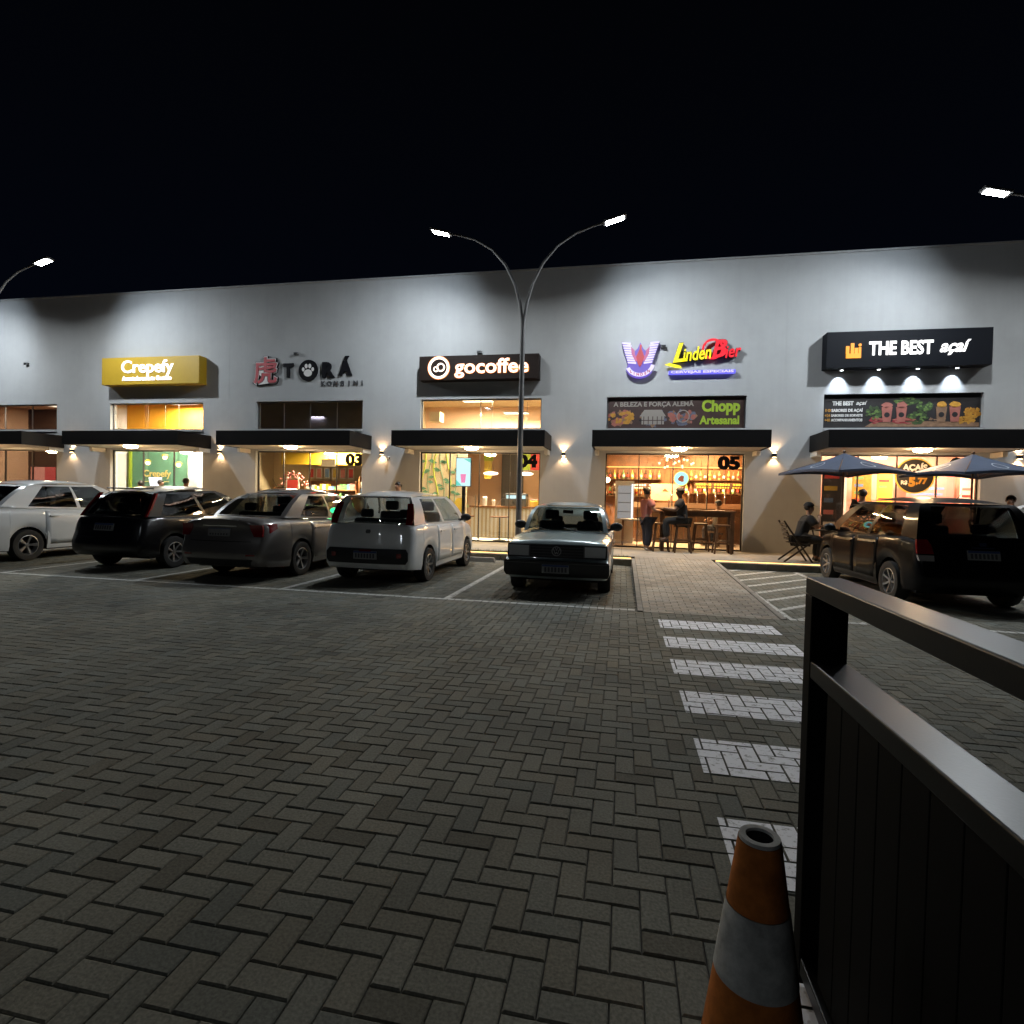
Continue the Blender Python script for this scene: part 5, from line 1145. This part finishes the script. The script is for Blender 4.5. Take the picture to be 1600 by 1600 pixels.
cone_band('orange_section', 'cone_orange', .036, .22); cone_band('white_band', 'cone_white', .2203, .3697, .0015); cone_band('orange_section', 'cone_orange', .37, .535) ; 
cone_band('white_band', 'cone_white', .2203, .2205)
# upper white band and top
for o_ in [o for o in c.children if o.name.startswith(('white_band', 'orange_section'))]: bpy.data.objects.remove(o_)
cone_band('orange_section', 'cone_orange', .036, .12); cone_band('white_band', 'cone_white', .1203, .2197, .0015); cone_band('orange_section', 'cone_orange', .22, .385); cone_band('white_band', 'cone_white', .3853, .5447, .0015); cone_band('orange_section', 'cone_orange', .545, .692)
MB().lathe([(.028, .60), (.0285, .694)], n=32).build('hole_wall', 'under', c)  # shade inside the open cone put into a near-black colour
MB().lathe([(.045, .692), (.0435, .70), (.030, .70), (.0287, .694)], n=48).build('top_rim', 'cone_white', c, smooth=50)
MB().lathe([(0, .60), (.028, .60)], n=24).build('hole_shade', 'under', c)  # black disc added as the dark of the hole, not a real floor

# ------------------------------------------------------------------ bar table, stools, chairs, umbrellas
t = thing('bar_table', 'tall wooden bar table in front of the beer shop window', 'table', (1.9, 15.32, WZ))
for k in range(3): MB().box(-.95, .95, -.25 + .168 * k, -.088 + .168 * k, 1.04, 1.09).build('board', 'wood_dark', t, bevel=.004)
for x in (-.86, .86):
    for y in (-.2, .2): MB().box(x - .045, x + .045, y - .045, y + .045, 0, 1.04).build('leg', 'wood_dark', t, bevel=.004)
    MB().box(x - .02, x + .02, -.15, .15, .2, .26).build('stretcher', 'wood_dark', t)
MB().box(-.81, .81, -.22, -.18, .92, 1.035).build('apron', 'wood_dark', t); MB().box(-.81, .81, .18, .22, .92, 1.035).build('apron', 'wood_dark', t); MB().box(-.81, .81, -.02, .02, .21, .25).build('foot_rail', 'wood_dark', t)
def stool(x, y, label, h=.74):
    s_ = thing('bar_stool', label, 'stool', (x, y, WZ), group='wooden bar stools')
    MB().box(-.17, .17, -.17, .17, h - .04, h).build('seat', 'wood_dark', s_, bevel=.012)
    for sx in (-1, 1):
        for sy in (-1, 1): MB().obox((sx * .20, sy * .20, 0), (sx * .13, sy * .13, h - .04), .04, .04).build('leg', 'wood_dark', s_)
        MB().obox((sx * .178, -.178, .25), (sx * .178, .178, .25), .03, .03).build('rung', 'wood_dark', s_); MB().obox((-.17, sx * .17, .32), (.17, sx * .17, .32), .03, .03).build('rung', 'wood_dark', s_)
    return s_
stool(1.52, 14.86, 'wooden bar stool the man sits on'); stool(1.0, 15.05, 'wooden bar stool at the left end of the bar table, beside the woman'); stool(2.05, 15.62, 'wooden bar stool behind the middle of the bar table'); stool(2.5, 15.0, 'wooden bar stool before the right end of the bar table')
mat('napkin', (.7, .7, .7), .8)
it = thing('napkin_holder', 'small white napkin stack on the bar table', 'napkins', (1.3, 15.3, WZ + 1.09)); MB().box(-.06, .06, -.05, .05, 0, .012).build('tray', 'frame_black', it); MB().box(-.05, .05, -.04, .04, .013, .07).build('napkins', 'napkin', it, bevel=.004)
mat('wicker', (.03, .022, .016), .7, var=.3, vscale=40, bump=.3, bscale=90)
def wicker_chair(x, y, rz, label):
    s_ = thing('outdoor_chair', label, 'chair', (x, y, WZ), rz, 'dark folding outdoor chairs')
    for k in range(5): MB().box(-.2, .2, -.2 + .08 * k, -.13 + .08 * k, .42, .445).build('seat_slat', 'wicker', s_, bevel=.004)
    for k in range(5): MB().obox((-.2, -.24 - .02 * k, .52 + .085 * k), (.2, -.24 - .02 * k, .52 + .085 * k), .015, .06).build('back_slat', 'wicker', s_)
    for sx in (-.22, .22):
        MB().obox((sx, .26, 0), (sx, -.36, .92), .028, .035).build('leg', 'wicker', s_); MB().obox((sx * 1.09, -.34, 0), (sx * 1.09, .2, .44), .028, .035).build('leg', 'wicker', s_)
    return s_
wicker_chair(3.92, 13.72, -PI / 2, 'dark folding chair under the man in the cap'); wicker_chair(5.45, 14.35, PI / 2, 'dark folding chair under the seated person facing the man in the cap'); wicker_chair(6.6, 14.2, PI, 'dark folding chair behind the black car'); wicker_chair(7.9, 14.4, PI / 2, 'dark folding chair below the right umbrella')
def cafe_table(x, y, label):
    s_ = thing('outdoor_table', label, 'table', (x, y, WZ), group='outdoor tables')
    MB().box(-.35, .35, -.35, .35, .70, .73).build('top', 'wicker', s_, bevel=.01)
    for sx in (-1, 1): MB().obox((sx * .3, -.3, 0), (sx * .3, .3, .70), .03, .03).build('leg', 'wicker', s_); MB().obox((sx * .27, .3, 0), (sx * .27, -.3, .70), .03, .03).build('leg', 'wicker', s_)
cafe_table(4.70, 14.0, 'square outdoor table between the man in the cap and his companion'); cafe_table(7.3, 14.3, 'square outdoor table under the right umbrella')
mat('canvas', (.045, .06, .098), .85, var=.12, vscale=5, bump=.1, bscale=120); mat('canvas_print', (.35, .38, .42), .85)
def umbrella(x, y, rz, label, zt=2.66, R=1.36, rim=2.2):
    u = thing('sun_umbrella', label, 'umbrella', (x, y, WZ), rz, 'slate blue sun umbrellas')
    zt -= WZ; rim -= WZ
    MB().tube([(0, 0, .02), (0, 0, zt)], .022, 10).build('pole', 'wood_dark', u, smooth=40)
    MB().lathe([(0, 0), (.26, 0), (.26, .06), (.06, .09), (.045, .3), (0, .3)], n=20).build('base', 'frame_black', u, smooth=40)
    N = 4; corners = [(R * math.cos(PI / 4 + 2 * PI * k / N), R * math.sin(PI / 4 + 2 * PI * k / N)) for k in range(N)]
    for k in range(N):
        (xa, ya), (xb, yb_) = corners[k], corners[(k + 1) % N]; vs = []; fs = []; n = 7
        for j in range(n + 1):
            t_ = j / n
            for i in range(n + 1):
                s_ = i / n; X = (xa + (xb - xa) * s_) * t_; Y = (ya + (yb_ - ya) * s_) * t_
                sag = .10 * t_ ** 1.2 * math.sin(PI * s_); z = zt - (zt - rim) * t_ ** .92 + .10 * t_ * math.sin(PI * s_) * .6
                vs.append((X * (1 - .05 * math.sin(PI * s_) * t_), Y * (1 - .05 * math.sin(PI * s_) * t_), z - .05 * t_ * (1 - t_)))
        for j in range(n):
            for i in range(n): fs.append((j * (n + 1) + i, j * (n + 1) + i + 1, (j + 1) * (n + 1) + i + 1, (j + 1) * (n + 1) + i))
        p = MB().add(vs, fs).build('canopy_panel', 'canvas', u, smooth=60)
        e = len(vs); vb = []; fb = []
        for i in range(n + 1): q = vs[n * (n + 1) + i]; vb += [(q[0], q[1], q[2]), (q[0] * .998, q[1] * .998, q[2] - .05)]
        for i in range(n): fb.append((2 * i, 2 * i + 2, 2 * i + 3, 2 * i + 1))
        MB().add(vb, fb).build('valance', 'canvas', p)
        # printed ring on the panel
        ring = MB(); rv = []; M_ = 20
        for q in range(M_):
            a = 2 * PI * q / M_
            for rr in (.15, .18):
                s_ = .5 + rr * math.cos(a) * .55; t_ = .72 + rr * math.sin(a)
                X = (xa + (xb - xa) * s_) * t_; Y = (ya + (yb_ - ya) * s_) * t_
                z = zt - (zt - rim) * t_ ** .92 + .10 * t_ * math.sin(PI * s_) * .6 - .05 * t_ * (1 - t_) + .008
                rv.append((X * (1 - .05 * math.sin(PI * s_) * t_), Y * (1 - .05 * math.sin(PI * s_) * t_), z))
        ring.add(rv, [(2 * q, 2 * q + 1, 2 * ((q + 1) % M_) + 1, 2 * ((q + 1) % M_)) for q in range(M_)]); ring.build('printed_ring', 'canvas_print', p)
        MB().obox((0, 0, zt - .05), (corners[k][0] * .98, corners[k][1] * .98, rim + .0), .02, .02).build('rib', 'wood_dark', u)
        MB().obox((0, 0, zt - .55), (corners[k][0] * .5, corners[k][1] * .5, (zt + rim) / 2 - .05), .015, .015).build('strut', 'wood_dark', u)
    MB().ball((0, 0, zt + .03), .035, 10, 8).build('finial', 'wood_dark', u, smooth=60)
umbrella(4.92, 14.0, math.radians(22), 'slate blue sun umbrella left, over the man in the cap'); umbrella(7.55, 14.1, math.radians(12), 'slate blue sun umbrella right, cut by the frame edge')

# ------------------------------------------------------------------ people
def skin_mesh(name, verts, edges, radii, m, parent, root=0, sub=2):
    me = bpy.data.meshes.new(name); me.from_pydata(verts, edges, []); o = bpy.data.objects.new(name, me); COL.objects.link(o)
    md = o.modifiers.new('skin', 'SKIN'); md.use_smooth_shade = True; md.branch_smoothing = .6
    for i, sv in enumerate(me.skin_vertices[0].data):
        rr = radii[i]; sv.radius = rr if hasattr(rr, '__len__') else (rr, rr); sv.use_root = (i == root)
    o.modifiers.new('sub', 'SUBSURF').levels = sub; o.modifiers['sub'].render_levels = sub
    dg = bpy.context.evaluated_depsgraph_get(); em = bpy.data.meshes.new_from_object(o.evaluated_get(dg)); bpy.data.objects.remove(o)
    em.materials.clear(); em.materials.append(MATS[m]); em.name = name
    em.polygons.foreach_set('use_smooth', [True] * len(em.polygons))
    return link(name, em, parent)
def ik(a, b, l1, l2, pole):
    d = b - a; L = min(d.length, (l1 + l2) * .998); dn = d.normalized(); x = (l1 * l1 - l2 * l2 + L * L) / (2 * L); h = math.sqrt(max(0, l1 * l1 - x * x))
    p = (pole - dn * pole.dot(dn)).normalized(); return a + dn * x + p * h, a + dn * L
def person(loc, rz, label, shirt, pants, h=1.7, seat=None, lean=0., hands=None, feet=None, skin='skin', cap=None, bun=False, look=0., sleeve='short', shoes='shoe_dark', long_hair=False):
    root = thing('person', label, 'person', loc, rz)
    k = h / 1.7; V3 = Vector
    hz = (seat + .10) if seat else .88 * k
    pel = V3((0, 0, hz)); up = V3((0, math.sin(lean), math.cos(lean)))
    sp1 = pel + up * .18 * k; ch = pel + up * .38 * k; nk = pel + up * .52 * k + V3((0, .01, 0)); hd0 = nk + (up * .3 + V3((0, .02, .7))).normalized() * .085 * k
    fw = V3((math.sin(look), math.cos(look), 0)); hd1 = hd0 + V3((0, 0, .085 * k)) + fw * .012; hd2 = hd1 + V3((0, 0, .075 * k)) - fw * .01
    vs = [pel, sp1, ch, nk, hd0, hd1, hd2]; ed = [(0, 1), (1, 2), (2, 3), (3, 4), (4, 5), (5, 6)]; ra = [(.17 * k, .13 * k), (.15 * k, .12 * k), (.18 * k, .13 * k), .068 * k, .078 * k, .105 * k, .088 * k]
    nose = hd1 + fw * .098 * k - V3((0, 0, .02)); vs.append(nose); ed.append((5, 7)); ra.append(.014)
    J = {}
    for sx, nm in ((1, 'R'), (-1, 'L')):
        sh = pel + up * .485 * k + V3((sx * .175 * k, 0, 0)); tgt = V3(hands[0 if sx > 0 else 1]) if hands else sh + V3((sx * .06, .06, -.54 * k))
        el, wr = ik(sh, tgt, .29 * k, .26 * k, V3((sx * .5, -.5, -.6)))
        hip = pel + V3((sx * .09 * k, 0, -.03))
        if seat:
            fz = feet if feet is not None else .0
            kn = hip + V3((sx * .05, .42 * k, .0)); an = V3((kn.x, kn.y - .03, fz + .08))
            if (kn - an).length > .43 * k: pass
        else:
            an = V3((sx * .10, (-.02 if sx > 0 else .05), .08)); kn = (hip + an) / 2 + V3((0, .035, .02))
        toe = an + V3((sx * .02, .17 * k, -.045))
        i0 = len(vs); dr = (wr - el).normalized()
        vs += [sh, el, wr, wr + dr * .05, hip, kn, an, toe]; ra += [.07 * k, .052 * k, .036 * k, (.042, .022), .11 * k, .072 * k, .052 * k, .042]
        ed += [(2, i0), (i0, i0 + 1), (i0 + 1, i0 + 2), (i0 + 2, i0 + 3), (0, i0 + 4), (i0 + 4, i0 + 5), (i0 + 5, i0 + 6), (i0 + 6, i0 + 7)]
        # five fingers
        side = dr.cross(V3((0, 0, 1))); side = side.normalized() if side.length > .1 else V3((1, 0, 0)); dn_ = dr.cross(side).normalized()
        if dn_.z > 0: dn_ = -dn_
        for q, (off, ln) in enumerate(((-.028, .06), (-.010, .075), (.010, .07), (.028, .055))):
            b0 = wr + dr * .085 + side * off; m1 = b0 + dr * ln * .55 + dn_ * .012; m2 = m1 + dr * ln * .35 + dn_ * .03
            j0 = len(vs); vs += [b0, m1, m2]; ra += [.010, .009, .008]; ed += [(i0 + 3, j0), (j0, j0 + 1), (j0 + 1, j0 + 2)]
        th = wr + dr * .05 + side * (-.045 * sx); j0 = len(vs); vs += [th, th + dr * .045 + dn_ * .01 - side * .01 * sx]; ra += [.011, .009]; ed += [(i0 + 3, j0), (j0, j0 + 1)]
        J[nm] = (sh, el, wr, hip, kn, an, toe)
    skin_mesh('body', [tuple(v) for v in vs], ed, ra, skin, root)
    for sx in (-1, 1):
        sd = V3((fw.y, -fw.x, 0)); e = hd1 + fw * .078 * k + sd * .03 * sx * k + V3((0, 0, .012))
        MB().ball(tuple(e), .011, 8, 6).build('eye', 'hair', root)
        MB().ball(tuple(hd1 + sd * .083 * sx * k), (.014, .022, .032), 8, 6).build('ear', skin, root)
    MB().ball(tuple(hd1 + fw * .080 * k - V3((0, 0, .052 * k))), (.024, .012, .007), 8, 6).build('mouth', 'lips', root)
    hc = hd1 + V3((0, 0, .035 * k)) - fw * .018
    hb = MB().ball(tuple(hc), (.098 * k, .105 * k, .098 * k), 16, 12); hb.f = [f for f in hb.f]
    keep = []
    for f in hb.f:
        c_ = sum((V3(hb.v[i]) for i in f), V3()) / len(f) - hc
        if c_.z > -.01 and (c_.dot(fw) < .062 * k or c_.z > .05 * k) or (c_.dot(fw) < -.02 and c_.z > -.085 * k): keep.append(f)
    hb.f = keep; ho = hb.build('hair', 'hair', root, smooth=60)
    if bun: MB().ball(tuple(hc - fw * .10 + V3((0, 0, .05))), .05, 10, 8).build('hair_bun', 'hair', root, smooth=60)
    if long_hair: MB().ball(tuple(hc - fw * .06 - V3((0, 0, .12))), (.085, .05, .15), 10, 8).build('hair_length', 'hair', root, smooth=60)
    if cap:
        cb = MB().ball(tuple(hc + V3((0, 0, .012))), (.104 * k, .112 * k, .10 * k), 16, 10); cb.f = [f for f in cb.f if min(cb.v[i][2] for i in f) > hc.z + .005]
        cb.build('cap', cap, root, smooth=60)
        sd = V3((fw.y, -fw.x, 0)); p0 = hc + fw * .10 * k + V3((0, 0, .02))
        MB().add([tuple(p0 - sd * .075), tuple(p0 + sd * .075), tuple(p0 + sd * .05 + fw * .085 - V3((0, 0, .01))), tuple(p0 - sd * .05 + fw * .085 - V3((0, 0, .01)))], [(0, 1, 2, 3)]).build('cap_brim', cap, root)
    # clothes follow the body
    sv = [pel - up * .02, sp1, ch, pel + up * .49 * k]; se = [(0, 1), (1, 2), (2, 3)]; sr = [(.205 * k, .168 * k), (.195 * k, .155 * k), (.222 * k, .168 * k), (.12 * k, .10 * k)]
    for nm in 'RL':
        sh, el, wr = J[nm][:3]; i0 = len(sv); end = sh.lerp(el, .75) if sleeve == 'short' else el.lerp(wr, .9)
        if sleeve == 'short': sv += [sh, end]; sr += [.112 * k, .086 * k]; se += [(2, i0), (i0, i0 + 1)]
        else: sv += [sh, el, end]; sr += [.112 * k, .08 * k, .062 * k]; se += [(2, i0), (i0, i0 + 1), (i0 + 1, i0 + 2)]
    skin_mesh('shirt', [tuple(v) for v in sv], se, sr, shirt, root, 1)
    pv = [pel + up * .06]; pe = []; prr = [(.20 * k, .165 * k)]
    for nm in 'RL':
        sh, el, wr, hip, kn, an, toe = J[nm]; i0 = len(pv); pv += [hip, kn, an + V3((0, 0, .03))]; prr += [.145 * k, .105 * k, .084 * k]; pe += [(0, i0), (i0, i0 + 1), (i0 + 1, i0 + 2)]
    skin_mesh('trousers', [tuple(v) for v in pv], pe, prr, pants, root)
    for nm in 'RL':
        an, toe = J[nm][5:7]; skin_mesh('shoe', [tuple(an + V3((0, -.05, -.03))), tuple(an + V3((0, .03, -.025))), tuple(toe + V3((0, .02, 0)))], [(0, 1), (1, 2)], [.046, .05, .036], shoes, root, sub=1)
    return root
mat('shoe_dark', (.02, .02, .02), .6); mat('shoe_light', (.4, .38, .36), .6); mat('lips', (.22, .07, .06), .5)
mat('cloth_pink', (.36, .13, .11), .85, var=.1, vscale=30); mat('cloth_navy', (.018, .022, .038), .9, var=.15, vscale=30); mat('cloth_black', (.014, .014, .015), .9, var=.2, vscale=30); mat('cloth_grey', (.09, .09, .09), .9, var=.15, vscale=30); mat('cloth_stripe', (.3, .24, .2), .9, var=.4, vscale=60); mat('cloth_white', (.45, .43, .42), .9, var=.1)
person((.62, 15.0, WZ), math.radians(-60), 'woman with tied dark hair, pink top and navy trousers, standing by the bar table', 'cloth_pink', 'cloth_navy', 1.64, bun=True, hands=((.18, .28, 1.05), (-.05, .3, 1.02)), look=-.2, shoes='shoe_light')
person((1.52, 14.88, WZ), PI / 2, 'man in dark clothes and cap sitting on a bar stool', 'cloth_black', 'cloth_black', 1.72, seat=.74, feet=.27, lean=.14, hands=((.22, .42, 1.10), (-.12, .44, 1.12)), cap='cloth_grey', skin='skin_dark')
person((3.96, 13.72, WZ), -PI / 2, 'man in black with a cap sitting on the folding chair by the wall', 'cloth_black', 'cloth_black', 1.72, seat=.44, lean=.30, hands=((.12, .36, .98), (-.10, .44, .80)), cap='cloth_black', sleeve='short')
person((5.40, 14.35, WZ), PI / 2, 'person in a patterned top seated across the outdoor table', 'cloth_stripe', 'cloth_navy', 1.65, seat=.44, lean=.15, hands=((.15, .36, .78), (-.15, .36, .78)), long_hair=True)
person((-6.15, 14.75, WZ), 2.6, 'person standing behind the white hatchback, only the head in view', 'cloth_white', 'cloth_navy', 1.68)
person((-13.45, 15.25, WZ), .3, 'person in dark clothes standing at the crepe shop door', 'cloth_grey', 'cloth_navy', 1.70)
person((-16.35, 16.5, WZ), 1.2, 'person in red inside the crepe shop, left of the bright screen', 'cloth_pink', 'cloth_navy', 1.62)
person((-15.55, 16.5, WZ), -1.2, 'person inside the crepe shop, right of the bright screen', 'cloth_grey', 'cloth_navy', 1.66)
person((5.62, 14.75, WZ), .1, 'person standing with their back turned behind the black hatchback', 'cloth_black', 'cloth_navy', 1.70)
person((8.25, 14.0, WZ), 2.4, 'person in red at the far right behind the parked cars', 'cloth_pink', 'cloth_black', 1.6)
person((2.75, 17.2, WZ), .5, 'seated customer in white inside the beer shop', 'cloth_white', 'cloth_navy', 1.7, seat=.46, hands=((.15, .36, .78), (-.15, .36, .78)))
s = thing('dining_chair', 'wooden chair under the customer in white inside the beer shop', 'chair', (2.75, 17.2, WZ), .5)
MB().box(-.2, .2, -.22, .2, .42, .46).build('seat', 'wood_dark', s); MB().box(-.2, .2, -.25, -.222, .46, .95).build('backrest', 'wood_dark', s)
for x in (-.18, .18):
    for y in (-.2, .18): MB().box(x - .02, x + .02, y - .02, y + .02, 0, .42).build('leg', 'wood_dark', s)
for k, (x, y) in enumerate(((.35, 17.0), (2.9, 17.9))):
    s = thing('dining_table', ['wooden table with a pale cloth at the left inside the beer shop', 'wooden table before the seated customer in the beer shop'][k], 'table', (x, y, WZ)); MB().box(-.4, .4, -.35, .35, .72, .76).build('top', 'cloth_white' if k == 0 else 'wood', s)
    for sx in (-.33, .33):
        for sy in (-.28, .28): MB().box(sx - .03, sx + .03, sy - .03, sy + .03, 0, .72).build('leg', 'wood', s)
# a further lamp post of the same type is assumed, unseen, behind the camera
